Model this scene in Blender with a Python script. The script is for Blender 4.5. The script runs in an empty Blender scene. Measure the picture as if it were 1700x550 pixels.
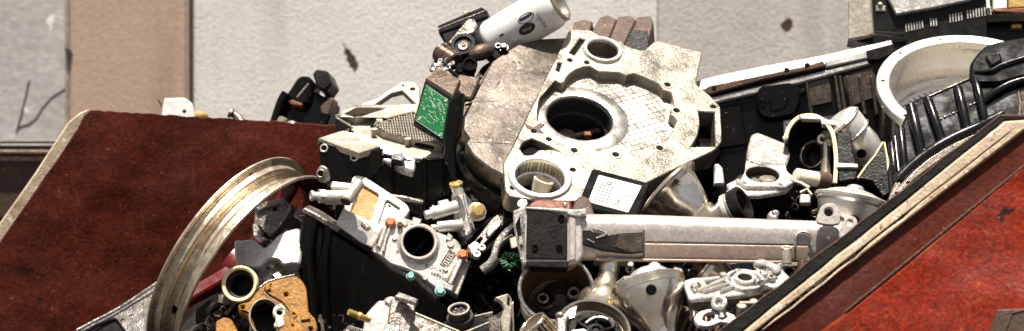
import bpy, math, random
from mathutils import Vector, Matrix
from mathutils.geometry import tessellate_polygon
random.seed(7)
SC = bpy.context.scene
COL = SC.collection
R = math.radians
CAMD, CAMZ, FPX = 4.0, 1.0, 3400.0

def P(px, py, d):
    """photo pixel at a distance -> world point (d metres behind the middle of the heap)"""
    D = CAMD + d
    return Vector(((px-850)*D/FPX, d, CAMZ+(275-py)*D/FPX))

# ------------------------------------------------------------------ materials
MATS = {}
def mat(name, col, metal=0.0, rough=0.5, dirt=(0.05,0.035,0.025), amt=0.4, dscale=18, soft=0.12, bump=0.25, bscale=220,
        spots=None, var=0.18, coat=0.0, streak=None, spec=0.5, cover=0.85, grit=0.0, dent=0.0, dentscale=3.0):
    m = bpy.data.materials.new(name); m.use_nodes = True
    nt = m.node_tree; N = nt.nodes; L = nt.links
    b = N['Principled BSDF']
    geo = N.new('ShaderNodeNewGeometry')
    def noise(scale, detail=6, rgh=0.62, vec=None):
        n = N.new('ShaderNodeTexNoise'); n.inputs['Scale'].default_value = scale
        n.inputs['Detail'].default_value = detail; n.inputs['Roughness'].default_value = rgh
        L.new(vec or geo.outputs['Position'], n.inputs['Vector']); return n.outputs['Fac']
    def ramp(fac, lo, hi):
        r = N.new('ShaderNodeMapRange'); r.inputs['From Min'].default_value = lo; r.inputs['From Max'].default_value = hi
        r.clamp = True; L.new(fac, r.inputs['Value']); return r.outputs['Result']
    def mix(fac, a, c):
        x = N.new('ShaderNodeMix'); x.data_type = 'RGBA'
        L.new(fac, x.inputs[0])
        for s, v in ((6, a), (7, c)):
            if isinstance(v, tuple): x.inputs[s].default_value = (*v, 1)
            else: L.new(v, x.inputs[s])
        return x.outputs[2]
    def mul(a, k):
        x = N.new('ShaderNodeMath'); x.operation = 'MULTIPLY'; L.new(a, x.inputs[0]); x.inputs[1].default_value = k; return x.outputs[0]
    # base with grain
    fine = noise(bscale, 3)
    mid = noise(dscale*3.1, 5)
    lo = tuple(c*(1-var) for c in col); hi = tuple(min(1, c*(1+var)) for c in col)
    c = mix(ramp(fine, 0.3, 0.7), lo, hi)
    th = 0.68-0.36*amt
    df = mul(ramp(noise(dscale, 8, 0.68), th, th+soft), cover)
    c = mix(df, c, dirt)
    if streak:
        sc, scol, sth = streak
        mp = N.new('ShaderNodeMapping'); mp.inputs['Scale'].default_value = (1, 1, 0.12)
        L.new(geo.outputs['Position'], mp.inputs['Vector'])
        c = mix(ramp(noise(sc, 6, 0.65, mp.outputs[0]), sth, sth+0.15), c, scol)
    if spots:
        for (scol, sscale, sth) in (spots if isinstance(spots, list) else [spots]):
            c = mix(ramp(noise(sscale, 4, 0.7), sth, sth+0.03), c, scol)
    if grit:
        g1 = ramp(noise(95, 5, 0.75), 0.36, 0.56); g2 = ramp(noise(34, 7, 0.75), 0.38, 0.60)
        ga = N.new('ShaderNodeMath'); ga.operation = 'MULTIPLY'; L.new(g1, ga.inputs[0]); L.new(g2, ga.inputs[1])
        gi = N.new('ShaderNodeMapRange'); L.new(ga.outputs[0], gi.inputs['Value']); gi.inputs['To Min'].default_value = grit; gi.inputs['To Max'].default_value = 0
        c = mix(gi.outputs[0], c, tuple(x*0.35 for x in dirt))
    L.new(c, b.inputs['Base Color'])
    if metal > 0:
        inv = N.new('ShaderNodeMath'); inv.operation = 'MULTIPLY_ADD'
        L.new(df, inv.inputs[0]); inv.inputs[1].default_value = -metal*0.8; inv.inputs[2].default_value = metal
        L.new(inv.outputs[0], b.inputs['Metallic'])
    rr = N.new('ShaderNodeMapRange'); L.new(mid, rr.inputs['Value'])
    rr.inputs['From Min'].default_value = 0.3; rr.inputs['From Max'].default_value = 0.7
    rr.inputs['To Min'].default_value = max(0.04, rough-0.12); rr.inputs['To Max'].default_value = min(1, rough+0.18)
    L.new(rr.outputs[0], b.inputs['Roughness'])
    b.inputs['Specular IOR Level'].default_value = spec
    if coat: b.inputs['Coat Weight'].default_value = coat; b.inputs['Coat Roughness'].default_value = 0.12
    if bump:
        bp = N.new('ShaderNodeBump'); bp.inputs['Strength'].default_value = bump; bp.inputs['Distance'].default_value = 0.002
        ad = N.new('ShaderNodeMath'); ad.operation = 'ADD'; L.new(fine, ad.inputs[0]); L.new(mul(mid, 1.5), ad.inputs[1])
        L.new(ad.outputs[0], bp.inputs['Height']); L.new(bp.outputs[0], b.inputs['Normal'])
        if dent:
            b2 = N.new('ShaderNodeBump'); b2.inputs['Strength'].default_value = 1.0; b2.inputs['Distance'].default_value = dent
            L.new(noise(dentscale, 3, 0.45), b2.inputs['Height']); L.new(b2.outputs[0], bp.inputs['Normal'])
    MATS[name] = m
    return m

BLK = (0.010, 0.008, 0.007)
mat('cast_aluminium', (0.62,0.58,0.52), 0.8, 0.38, (0.16,0.11,0.075), 0.35, 16, 0.2, 0.35, grit=.45)
mat('bright_cast_aluminium', (0.60,0.56,0.505), 0.82, 0.30, (0.13,0.09,0.06), 0.38, 20, 0.2, 0.6, spots=[((0.025,0.017,0.012), 120, 0.68), ((0.85,0.82,0.77), 160, 0.69)], grit=.55, var=.3, dent=.0022, dentscale=24)
mat('white_cast', (0.76,0.73,0.68), 0.55, 0.3, (0.24,0.17,0.115), 0.32, 20, 0.2, 0.5, spots=[((0.03,0.022,0.015), 110, 0.69)], grit=.45, var=.25, dent=.0022, dentscale=24)
mat('smooth_cast', (0.70,0.655,0.60), 0.6, 0.34, (0.24,0.17,0.12), 0.3, 14, 0.25, 0.3, spots=[((0.05,0.035,0.025), 120, 0.715)], grit=.22, var=.15)
mat('brushed_ring', (0.88,0.85,0.79), 0.75, 0.26, (0.62,0.55,0.42), 0.3, 6, 0.4, 0.05, var=0.06)
mat('housing_face', (0.40,0.355,0.295), 0.9, 0.33, (0.17,0.12,0.08), 0.36, 7, 0.4, 0.4, spots=[((0.05,0.035,0.025), 75, 0.72), ((0.8,0.76,0.7), 150, 0.69)], grit=.35, var=.18, dent=.003, dentscale=6)
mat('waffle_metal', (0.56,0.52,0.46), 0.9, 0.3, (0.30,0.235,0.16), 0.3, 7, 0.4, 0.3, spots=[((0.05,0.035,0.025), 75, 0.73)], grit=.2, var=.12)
mat('dusty_brown_casting', (0.11,0.072,0.05), 0.5, 0.34, (0.25,0.19,0.135), 0.28, 7, 0.4, 0.4, spots=[((0.66,0.60,0.52), 60, 0.655), ((0.5,0.42,0.33), 150, 0.65), ((0.02,0.013,0.009), 30, 0.63)], cover=0.5, grit=.5)
mat('wing_casting', (0.225,0.193,0.165), 0.93, 0.3, (0.06,0.04,0.028), 0.52, 3.2, 0.5, 0.25, spots=[((0.85,0.80,0.72), 60, 0.655), ((0.75,0.68,0.58), 150, 0.645), ((0.03,0.02,0.014), 40, 0.64)], grit=.4, var=.2, dent=.003, dentscale=6)
mat('dark_oily_casting', (0.008,0.0062,0.005), 0.0, 0.34, (0.035,0.025,0.017), 0.16, 14, 0.2, 0.5, spots=((0.30,0.26,0.21), 100, 0.70), spec=0.3)
mat('dull_grey_casting', (0.40,0.35,0.30), 0.7, 0.34, (0.055,0.038,0.026), 0.42, 20, 0.2, 0.7, spots=((0.8,0.75,0.68), 90, 0.68), grit=.6, var=.35, dent=.004, dentscale=24)
mat('dusty_pale_casting', (0.52,0.47,0.39), 0.45, 0.45, (0.20,0.145,0.095), 0.36, 12, 0.25, 0.4, spots=((0.09,0.065,0.045), 70, 0.70), grit=.42)
mat('polished_aluminium', (0.80,0.74,0.64), 0.95, 0.15, (0.24,0.15,0.08), 0.3, 14, 0.25, 0.05, 60, var=0.06)
mat('tarnished_polished_metal', (0.68,0.59,0.46), 0.92, 0.18, (0.20,0.13,0.07), 0.42, 11, 0.28, 0.08, 70, var=0.1)
mat('machined_aluminium', (0.86,0.83,0.76), 0.7, 0.3, (0.42,0.34,0.22), 0.24, 10, 0.3, 0.08, var=0.08)
mat('stained_pale_metal', (0.44,0.34,0.28), 0.4, 0.38, (0.22,0.115,0.065), 0.42, 13, 0.28, 0.15, spots=[((0.10,0.04,0.02), 80, 0.68)], grit=.3)
mat('painted_pale_metal', (0.60,0.545,0.50), 0.45, 0.36, (0.30,0.19,0.125), 0.36, 13, 0.25, 0.15, spots=[((0.12,0.05,0.03), 95, 0.69), ((0.85,0.82,0.78), 140, 0.70)], grit=.25)
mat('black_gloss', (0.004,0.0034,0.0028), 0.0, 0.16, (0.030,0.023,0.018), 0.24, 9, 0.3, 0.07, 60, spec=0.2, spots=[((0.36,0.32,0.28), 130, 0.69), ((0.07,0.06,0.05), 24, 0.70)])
mat('black_rubber', (0.014,0.012,0.011), 0.0, 0.55, (0.06,0.045,0.03), 0.25, 22, 0.15, 0.35)
mat('black_plastic', (0.006,0.0052,0.0045), 0.0, 0.34, (0.03,0.022,0.016), 0.2, 14, 0.2, 0.15, spec=0.22, spots=((0.42,0.38,0.33), 100, 0.75))
mat('grimy_metal', (0.10,0.078,0.06), 0.55, 0.36, (0.02,0.014,0.01), 0.5, 16, 0.25, 0.5, spots=((0.5,0.45,0.38), 90, 0.68), grit=.5)
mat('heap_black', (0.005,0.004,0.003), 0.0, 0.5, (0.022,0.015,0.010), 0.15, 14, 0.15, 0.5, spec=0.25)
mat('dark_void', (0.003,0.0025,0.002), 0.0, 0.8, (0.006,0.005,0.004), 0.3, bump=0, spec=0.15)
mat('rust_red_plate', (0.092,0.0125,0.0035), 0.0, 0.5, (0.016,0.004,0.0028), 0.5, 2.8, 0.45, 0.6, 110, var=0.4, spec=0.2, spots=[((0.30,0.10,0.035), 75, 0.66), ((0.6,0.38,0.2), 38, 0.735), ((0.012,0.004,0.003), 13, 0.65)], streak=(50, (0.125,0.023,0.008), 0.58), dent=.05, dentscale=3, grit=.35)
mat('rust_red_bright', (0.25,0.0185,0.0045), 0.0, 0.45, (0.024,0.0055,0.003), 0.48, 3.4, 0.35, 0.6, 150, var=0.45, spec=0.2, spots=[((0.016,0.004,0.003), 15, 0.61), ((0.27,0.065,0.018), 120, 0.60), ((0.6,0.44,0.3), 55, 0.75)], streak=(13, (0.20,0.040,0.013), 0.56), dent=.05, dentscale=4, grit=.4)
mat('rust_dark_brown', (0.060,0.030,0.018), 0.1, 0.55, (0.15,0.065,0.03), 0.4, 20, 0.2, 0.6, spots=((0.28,0.15,0.07), 70, 0.64))
mat('worn_steel_edge', (0.64,0.51,0.36), 0.2, 0.45, (0.24,0.105,0.045), 0.42, 17, 0.18, 0.5, spots=[((0.05,0.016,0.008), 60, 0.64), ((0.86,0.79,0.68), 34, 0.61), ((0.12,0.03,0.012), 24, 0.66)], grit=.35)
mat('wet_orange_metal', (0.37,0.165,0.018), 0.0, 0.36, (0.13,0.05,0.015), 0.45, 22, 0.25, 0.45, spots=((0.03,0.015,0.01), 45, 0.63), grit=.5, spec=.25)
mat('orange_rust', (0.15,0.036,0.010), 0.0, 0.5, (0.10,0.02,0.008), 0.5, 30, 0.2, 0.5)
mat('copper_bolt', (0.58,0.20,0.09), 0.5, 0.38, (0.35,0.08,0.03), 0.35, 60, 0.2, 0.2)
mat('teal_bolt', (0.30,0.55,0.50), 0.4, 0.38, (0.08,0.16,0.14), 0.3, 60, 0.2, 0.2)
mat('brass', (0.66,0.45,0.16), 0.7, 0.34, (0.20,0.12,0.05), 0.3, 50, 0.2, 0.2)
mat('yellow_ring', (0.78,0.66,0.40), 0.0, 0.4, (0.7,0.5,0.12), 0.5, 25, 0.3, 0.1)
mat('cream_plastic', (0.72,0.64,0.50), 0.0, 0.45, (0.40,0.28,0.14), 0.35, 30, 0.2, 0.2)
mat('stained_yellow', (0.40,0.27,0.085), 0.0, 0.5, (0.42,0.175,0.004), 0.8, 14, 0.25, 0.3, grit=.3)
mat('circuit_green', (0.006,0.115,0.035), 0.0, 0.35, (0.008,0.11,0.035), 0.5, 30, 0.2, 0.1)
mat('coil_green', (0.004,0.045,0.018), 0.0, 0.35, (0.006,0.03,0.015), 0.5, 40, 0.2, 0.3)
mat('solder_pale', (0.42,0.52,0.40), 0.3, 0.4, (0.3,0.4,0.3), 0.3, bump=0)
mat('white_paint', (0.82,0.81,0.79), 0.15, 0.3, (0.40,0.33,0.26), 0.32, 13, 0.3, 0.05, spots=((0.2,0.16,0.13), 80, 0.715), var=0.06, grit=.18)
mat('ink_black', (0.014,0.013,0.012), 0.0, 0.4, (0.3,0.28,0.26), 0.2, 90, 0.1, 0, cover=0.6)
mat('ink_grey', (0.22,0.19,0.16), 0.0, 0.5, (0.6,0.58,0.54), 0.3, 70, 0.1, 0)
mat('rim_aluminium', (0.66,0.56,0.43), 0.8, 0.34, (0.22,0.125,0.055), 0.48, 13, 0.3, 0.25, spots=[((0.05,0.03,0.018), 40, 0.65), ((0.88,0.85,0.8), 28, 0.64)], grit=.4)
mat('red_paint', (0.125,0.004,0.004), 0.0, 0.36, (0.04,0.004,0.003), 0.5, 15, 0.25, 0.2, spots=((0.4,0.22,0.18), 90, 0.72), grit=.4)
mat('grey_box_plastic', (0.58,0.56,0.54), 0.0, 0.5, (0.4,0.36,0.32), 0.3, 20, 0.2, 0.1)
mat('plaster_wall', (0.74,0.70,0.655), 0.0, 0.9, (0.55,0.51,0.465), 0.46, 1.5, 0.5, 1.0, 95, var=0.16, spots=[((0.33,0.28,0.245), 42, 0.695), ((0.45,0.40,0.35), 7, 0.66), ((0.20,0.15,0.12), 17, 0.735)], streak=(4, (0.60,0.56,0.51), 0.54))
mat('plaster_grey_wall', (0.55,0.51,0.465), 0.0, 0.9, (0.40,0.365,0.325), 0.48, 1.8, 0.5, 1.0, 95, var=0.18, spots=[((0.21,0.175,0.15), 42, 0.69), ((0.33,0.28,0.24), 7, 0.65)], streak=(4, (0.45,0.41,0.37), 0.54))
mat('tan_paint_wall', (0.46,0.325,0.24), 0.0, 0.75, (0.34,0.225,0.16), 0.46, 2.0, 0.5, 0.6, 90, var=0.1, spots=[((0.58,0.46,0.37), 20, 0.68), ((0.22,0.14,0.09), 14, 0.70)], streak=(6, (0.37,0.25,0.18), 0.55))
mat('stone_panel', (0.45,0.42,0.395), 0.0, 0.7, (0.66,0.63,0.60), 0.5, 5.5, 0.25, 0.6, 40, var=0.14, spots=[((0.84,0.82,0.79), 10, 0.64), ((0.2,0.17,0.15), 24, 0.69)], streak=(9, (0.62,0.59,0.56), 0.58))
mat('crack_dark', (0.05,0.035,0.028), 0.0, 0.9, (0.12,0.09,0.07), 0.4, bump=0)
mat('scrape', (0.24,0.085,0.035), 0.0, 0.5, (0.45,0.26,0.13), 0.4, 30, 0.2, 0)
mat('scuffed_black', (0.005,0.0042,0.0036), 0.0, 0.3, (0.055,0.048,0.042), 0.24, 6, 0.5, 0.15, 60, streak=(30, (0.11,0.098,0.086), 0.62), spots=((0.35,0.3,0.26), 120, 0.72), spec=.3)
mat('wet_black', (0.004,0.0034,0.003), 0.0, 0.17, (0.02,0.016,0.013), 0.25, 9, 0.3, 0.15, 60, spec=.5, spots=((0.34,0.3,0.26), 130, 0.70))
mat('asphalt', (0.05,0.048,0.045), 0.0, 0.9, (0.07,0.065,0.06), 0.4, 3)

# ------------------------------------------------------------------ frames and shapes
class F:
    """a plane in the scene: origin under a photo pixel at a distance, a normal, a roll; local unit = one photo pixel at that distance"""
    def __init__(s, px, py, d, n=(0,-1,0), roll=0):
        s.O = P(px, py, d); s.s = (CAMD+d)/FPX
        s.N = Vector(n).normalized()
        z = Vector((0,0,1))
        if abs(s.N.dot(z)) > 0.985: z = Vector((0,1,0))
        v = (z - s.N*z.dot(s.N)).normalized(); u = v.cross(s.N)
        a = R(roll)
        s.U = u*math.cos(a)+v*math.sin(a); s.V = v*math.cos(a)-u*math.sin(a)
    def w(s, u, v, w=0): return s.O + (s.U*u + s.V*v + s.N*w)*s.s
    def pp(s, px, py, w=0):
        C = Vector((0,-CAMD,CAMZ)); D = P(px, py, 0)-C; O = s.w(0,0,w)
        t = (O-C).dot(s.N)/D.dot(s.N); q = (C+D*t-O)/s.s
        return (q.dot(s.U), q.dot(s.V))
    def L(s, pts, w=0): return [s.pp(x, y, w) for x, y in pts]
    def sub(s, u, v, w, n=None, roll=0):
        """a frame at a local point; n in local axes"""
        f = F.__new__(F); f.s = s.s; f.O = s.w(u, v, w)
        n = n or (0,0,1)
        f.N = (s.U*n[0]+s.V*n[1]+s.N*n[2]).normalized()
        b = s.V if abs(f.N.dot(s.V)) < 0.95 else s.N
        vv = (b - f.N*b.dot(f.N)).normalized(); uu = vv.cross(f.N); a = R(roll)
        f.U = uu*math.cos(a)+vv*math.sin(a); f.V = vv*math.cos(a)-uu*math.sin(a)
        return f
    def at(s, px, py, w=0, n=None, roll=0):
        u, v = s.pp(px, py, w); return s.sub(u, v, w, n, roll)

def circ(u, v, r, n=28, r2=None, a=0):
    r2 = r2 or r; ca, sa = math.cos(R(a)), math.sin(R(a)); o = []
    for i in range(n):
        t = 2*math.pi*i/n; x, y = r*math.cos(t), r2*math.sin(t); o.append((u+x*ca-y*sa, v+x*sa+y*ca))
    return o
def rect(u0, u1, v0, v1): return [(u0,v0),(u1,v0),(u1,v1),(u0,v1)]
def area(p): return 0.5*sum(p[i][0]*p[(i+1)%len(p)][1]-p[(i+1)%len(p)][0]*p[i][1] for i in range(len(p)))
def rnd(p, r=4, n=3):
    o = []; k = len(p)
    for i in range(k):
        a, b, c = Vector(p[i-1]), Vector(p[i]), Vector(p[(i+1)%k])
        d1, d2 = a-b, c-b; t = min(r, d1.length*0.45, d2.length*0.45)
        if d1.length < 1e-6 or d2.length < 1e-6: continue
        q1, q2 = b+d1.normalized()*t, b+d2.normalized()*t
        for j in range(n+1):
            s = j/n; o.append(tuple(q1*(1-s)**2 + b*2*s*(1-s) + q2*s*s))
    return o
def spl(p, n=5, closed=True):
    o = []; k = len(p)
    for i in range(k if closed else k-1):
        g = (lambda j: Vector(p[j%k])) if closed else (lambda j: Vector(p[max(0,min(k-1,j))]))
        a, b, c, d = g(i-1), g(i), g(i+1), g(i+2)
        for j in range(n):
            t = j/n
            o.append(tuple(0.5*((2*b)+(c-a)*t+(2*a-5*b+4*c-d)*t*t+(3*b-a-3*c+d)*t**3)))
    if not closed: o.append(tuple(p[-1]))
    return o
def band(p, wd):
    """closed outline of an open polyline with a width"""
    a, b = [], []
    for i in range(len(p)):
        q0, q1 = Vector(p[max(0,i-1)]), Vector(p[min(len(p)-1,i+1)])
        t = (q1-q0).normalized(); n = Vector((-t.y, t.x))
        a.append(tuple(Vector(p[i])+n*wd/2)); b.append(tuple(Vector(p[i])-n*wd/2))
    return a+b[::-1]
def inset(p, b):
    k = len(p); o = []
    for i in range(k):
        e1 = Vector(p[i])-Vector(p[i-1]); e2 = Vector(p[(i+1)%k])-Vector(p[i])
        if e1.length < 1e-7: e1 = e2
        if e2.length < 1e-7: e2 = e1
        e1.normalize(); e2.normalize()
        n1 = Vector((-e1.y, e1.x)); n2 = Vector((-e2.y, e2.x)); m = n1+n2
        if m.length < 1e-4: m = n1
        m.normalize(); o.append(tuple(Vector(p[i])+m*min(b/max(0.35, m.dot(n1)), 2*b)))
    return o

ALL = []
COUNTED = set('''bolt_hole screw bush bush_hole fin spoke boss boss_hole clip wall_rib wall_panel vent_slot foot flange_strip bar_hole pin hub_nut stiffening_rib
face_bolt slot pivot_lug rib piston_crown pin_boss loop outer_rib wall_stain rust_mark crack raised_rib edge_rail white_plug chip torn_tab stub rail block
light_block brass_block body_edge flange_edge cream_hose rivet gusset_edge bright_edge red_spacer lower_strip cut_edge emblem worn_edge slot_floor'''.split())
class B:
    """collects shapes into ONE mesh object"""
    def __init__(s, name, m, parent=None):
        s.name, s.m, s.parent = name, m, parent; s.V = []; s.Fc = []; s.ang = 34; s.props = {}; s.P = []; s.obj = None; s.loc = None; s.jit = 0
        ALL.append(s)
    def add(s, vs, fs):
        o = len(s.V); s.P.append((o, len(s.Fc))); s.V += vs; s.Fc += [tuple(i+o for i in f) for f in fs]; return s
    def plate(s, fr, outer, holes=(), w0=-10, w1=0, b=1.2):
        cs = [outer if area(outer) > 0 else outer[::-1]] + [h if area(h) < 0 else h[::-1] for h in holes]
        b = min(b, (w1-w0)*0.4)
        ins = [inset(c, b) for c in cs]; vs = []; fs = []; idx = []
        for c, t in zip(cs, ins):
            k = len(c); o = len(vs); idx.append((o, k))
            vs += [fr.w(x, y, w0) for x, y in c] + [fr.w(x, y, w1-b) for x, y in c] + [fr.w(x, y, w1) for x, y in t]
            for i in range(k):
                j = (i+1) % k
                fs += [(o+i, o+j, o+k+j, o+k+i), (o+k+i, o+k+j, o+2*k+j, o+2*k+i)]
        for lay, src, sg in ((0, cs, -1), (2, ins, 1)):
            flat = [(q, i) for q, c in enumerate(src) for i in range(len(c))]
            for tri in tessellate_polygon([[Vector((x, y, 0)) for x, y in c] for c in src]):
                pt = [src[flat[i][0]][flat[i][1]] for i in tri]; a = area(pt)
                ii = [idx[flat[i][0]][0]+lay*idx[flat[i][0]][1]+flat[i][1] for i in tri]
                fs.append(tuple(ii if a*sg > 0 else ii[::-1]))
        return s.add(vs, fs)
    def pix(s, fr, pts, holes=(), w0=-10, w1=0, b=1.2, r=0, sm=0, ph=()):
        o = fr.L(pts, w1)
        if r: o = rnd(o, r)
        if sm: o = spl(o, sm)
        return s.plate(fr, o, list(holes)+[fr.L(h, w1) for h in ph], w0, w1, b)
    def box(s, fr, u0, u1, v0, v1, w0, w1, b=1.2, r=0):
        p = rect(u0, u1, v0, v1); return s.plate(fr, rnd(p, r) if r else p, (), w0, w1, b)
    def lathe(s, fr, prof, u=0, v=0, w=0, n=56, closed=False, a0=0, a1=360):
        full = a1-a0 >= 360; m = n if full else n+1; k = len(prof); vs = []; fs = []
        for i in range(m):
            t = R(a0+(a1-a0)*i/n); c, q = math.cos(t), math.sin(t)
            vs += [fr.w(u+r*c, v+r*q, w+h) for r, h in prof]
        for i in range(n):
            j = (i+1) % m
            for x in range(k if closed else k-1):
                y = (x+1) % k
                if prof[x][0] == 0 and prof[y][0] == 0: continue
                fs.append((i*k+x, j*k+x, j*k+y, i*k+y))
        return s.add(vs, fs)
    def cyl(s, fr, u, v, r, w0, w1, n=28, b=1.0, r1=None):
        b = min(b, r*0.3, abs(w1-w0)*0.4); r1 = r1 or r
        return s.lathe(fr, [(0,w0),(r-b,w0),(r,w0+b),(r1,w1-b),(r1-b,w1),(0,w1)], u, v, n=n)
    def ring(s, fr, u, v, ro, ri, w0, w1, n=48, b=1.0):
        b = min(b, (ro-ri)*0.3)
        return s.lathe(fr, [(ri,w0),(ro,w0),(ro,w1-b),(ro-b,w1),(ri+b,w1),(ri,w1-b)], u, v, n=n, closed=True)
    def hexa(s, fr, u, v, r, w0, w1, a=0, b=1.2): return s.plate(fr, circ(u, v, r, 6, a=a), (), w0, w1, b)
    def bolt(s, fr, u, v, r, w0, h=5):
        s.cyl(fr, u, v, r*1.3, w0, w0+h*0.3, 24); return s.hexa(fr, u, v, r, w0, w0+h, a=random.uniform(0, 60))
    def tube(s, pts, r, n=12, r1=None, cap=True):
        pts = [Vector(p) for p in pts]; k = len(pts); vs = []; fs = []; pv = None
        for i, p in enumerate(pts):
            t = (pts[min(k-1, i+1)]-pts[max(0, i-1)]).normalized()
            if pv is None: a = t.orthogonal().normalized()
            else: a = (pv - t*pv.dot(t)).normalized()
            pv = a; c = t.cross(a); q = r if r1 is None else r+(r1-r)*i/(k-1)
            vs += [p + (a*math.cos(2*math.pi*j/n)+c*math.sin(2*math.pi*j/n))*q for j in range(n)]
        for i in range(k-1):
            for j in range(n):
                fs.append((i*n+j, i*n+(j+1)%n, (i+1)*n+(j+1)%n, (i+1)*n+j))
        if cap: fs += [tuple(range(n))[::-1], tuple((k-1)*n+j for j in range(n))]
        return s.add(vs, fs)
    def ltube(s, fr, pts, r, n=12, r1=None, smooth=0):
        if smooth: pts = [tuple(q) for q in spl(pts, smooth, False)]
        return s.tube([fr.w(*p) for p in pts], r*fr.s, n, None if r1 is None else r1*fr.s)
    def ptube(s, pts, r, n=12, smooth=0):
        """tube through (px, py, d) points, radius in photo pixels"""
        if smooth: pts = [tuple(q) for q in spl(pts, smooth, False)]
        return s.tube([P(*p) for p in pts], r*(CAMD+pts[0][2])/FPX, n)
    def loft(s, fr, layers, cap=True):
        k = len(layers[0][0]); vs = []; fs = []
        for p, w in layers:
            if area(p) < 0: p = p[::-1]
            vs += [fr.w(x, y, w) for x, y in p]
        for i in range(len(layers)-1):
            for j in range(k): fs.append((i*k+j, i*k+(j+1)%k, (i+1)*k+(j+1)%k, (i+1)*k+j))
        if cap: fs += [tuple(range(k))[::-1], tuple((len(layers)-1)*k+j for j in range(k))]
        return s.add(vs, fs)
    def ball(s, fr, u, v, w, ru, rv, rw, n=20, m=12):
        vs = []; fs = []
        for i in range(m+1):
            a = math.pi*i/m
            for j in range(n):
                b = 2*math.pi*j/n; vs.append(fr.w(u+ru*math.sin(a)*math.cos(b), v+rv*math.sin(a)*math.sin(b), w-rw*math.cos(a)))
        for i in range(m):
            for j in range(n): fs.append((i*n+j, i*n+(j+1)%n, (i+1)*n+(j+1)%n, (i+1)*n+j))
        return s.add(vs, fs)
    def text(s, fr, txt, u, v, size, w=0, rot=0, th=0.4, fn=None, sx=1.0):
        cu = bpy.data.curves.new('lettering', 'FONT'); cu.body = txt; cu.size = size; cu.align_x = 'CENTER'; cu.align_y = 'CENTER'; cu.extrude = th/2; cu.resolution_u = 3
        ob = bpy.data.objects.new('lettering', cu); COL.objects.link(ob)
        dg = bpy.context.evaluated_depsgraph_get(); me = bpy.data.meshes.new_from_object(ob.evaluated_get(dg))
        ca, sa = math.cos(R(rot)), math.sin(R(rot)); vs = []
        for q in me.vertices:
            x, y, z = q.co; x *= sx; a, b2 = u+x*ca-y*sa, v+x*sa+y*ca
            vs.append(fn(a, b2, w+z) if fn else fr.w(a, b2, w+z))
        s.add(vs, [tuple(p.vertices) for p in me.polygons])
        bpy.data.objects.remove(ob); bpy.data.curves.remove(cu); bpy.data.meshes.remove(me)
        return s
    def pieces(s):
        st = s.P+[(len(s.V), len(s.Fc))]; g = []
        for (v0, f0), (v1, f1) in zip(st, st[1:]):
            vs = s.V[v0:v1]
            if not vs: continue
            bb = [(min(v[i] for v in vs), max(v[i] for v in vs)) for i in range(3)]
            g.append([bb, vs, [tuple(i-v0 for i in f) for f in s.Fc[f0:f1]]])
        i = 0
        while i < len(g):
            j = i+1; hit = False
            while j < len(g):
                if all(g[i][0][k][0] <= g[j][0][k][1] and g[j][0][k][0] <= g[i][0][k][1] for k in range(3)):
                    n = len(g[i][1]); g[i][1] += g[j][1]; g[i][2] += [tuple(q+n for q in f) for f in g[j][2]]
                    g[i][0] = [(min(a[0], b[0]), max(a[1], b[1])) for a, b in zip(g[i][0], g[j][0])]; del g[j]; hit = True
                else: j += 1
            if not hit: i += 1
        return g
    def build(s):
        if not s.V: return
        if s.name in COUNTED and s.parent is not None and 'kind' not in s.props:
            for bb, vs, fs in s.pieces(): s.make(vs, fs)
        else: s.make(s.V, s.Fc)
    def make(s, V, Fc):
        par = s.parent.obj if isinstance(s.parent, B) else s.parent
        if s.parent is None:
            if s.loc is None:
                s.loc = Vector((sum(v.x for v in s.V), sum(v.y for v in s.V), 0))/len(s.V); s.loc.z = min(v.z for v in s.V)
            loc = s.loc
        else: loc = par.matrix_world.translation if isinstance(par, bpy.types.Object) else Vector()
        base = s.base()
        me = bpy.data.meshes.new(s.name); me.from_pydata([v-base for v in V], [], Fc)
        me.materials.append(MATS[s.m]); me.validate()
        me.shade_smooth(); me.set_sharp_from_angle(angle=R(s.ang))
        o = bpy.data.objects.new(s.name, me); COL.objects.link(o); s.obj = o
        if s.parent is None: o.location = base
        else: o.parent = par
        for k, v in s.props.items(): o[k] = v
    def base(s):
        if isinstance(s.parent, B): return s.parent.base()
        if s.parent is not None: return Vector(s.parent.location)
        return s.loc if s.loc is not None else Vector()

def thing(name, label, cat, fr, group=None, drop=30):
    o = bpy.data.objects.new(name, None); COL.objects.link(o); o.empty_display_size = 0.03
    o.location = fr.O - Vector((0,0,1))*drop*fr.s
    o['label'] = label; o['category'] = cat
    if group: o['group'] = group
    return o
def solo(name, label, cat, m, group=None):
    b = B(name, m); b.props = {'label': label, 'category': cat}
    if group: b.props['group'] = group
    return b
def struct(name, m, kind='structure'):
    b = B(name, m); b.props = {'kind': kind}; return b
def holes(fr, pts, r, n=16): return [circ(*fr.pp(x, y), r, n) for x, y in pts]
# ================================================================== SETTING
b = struct('ground', 'asphalt'); b.add([Vector((x, y, -0.62)) for x, y in ((-60,-60),(60,-60),(60,60),(-60,60))], [(0,1,2,3)])

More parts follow.
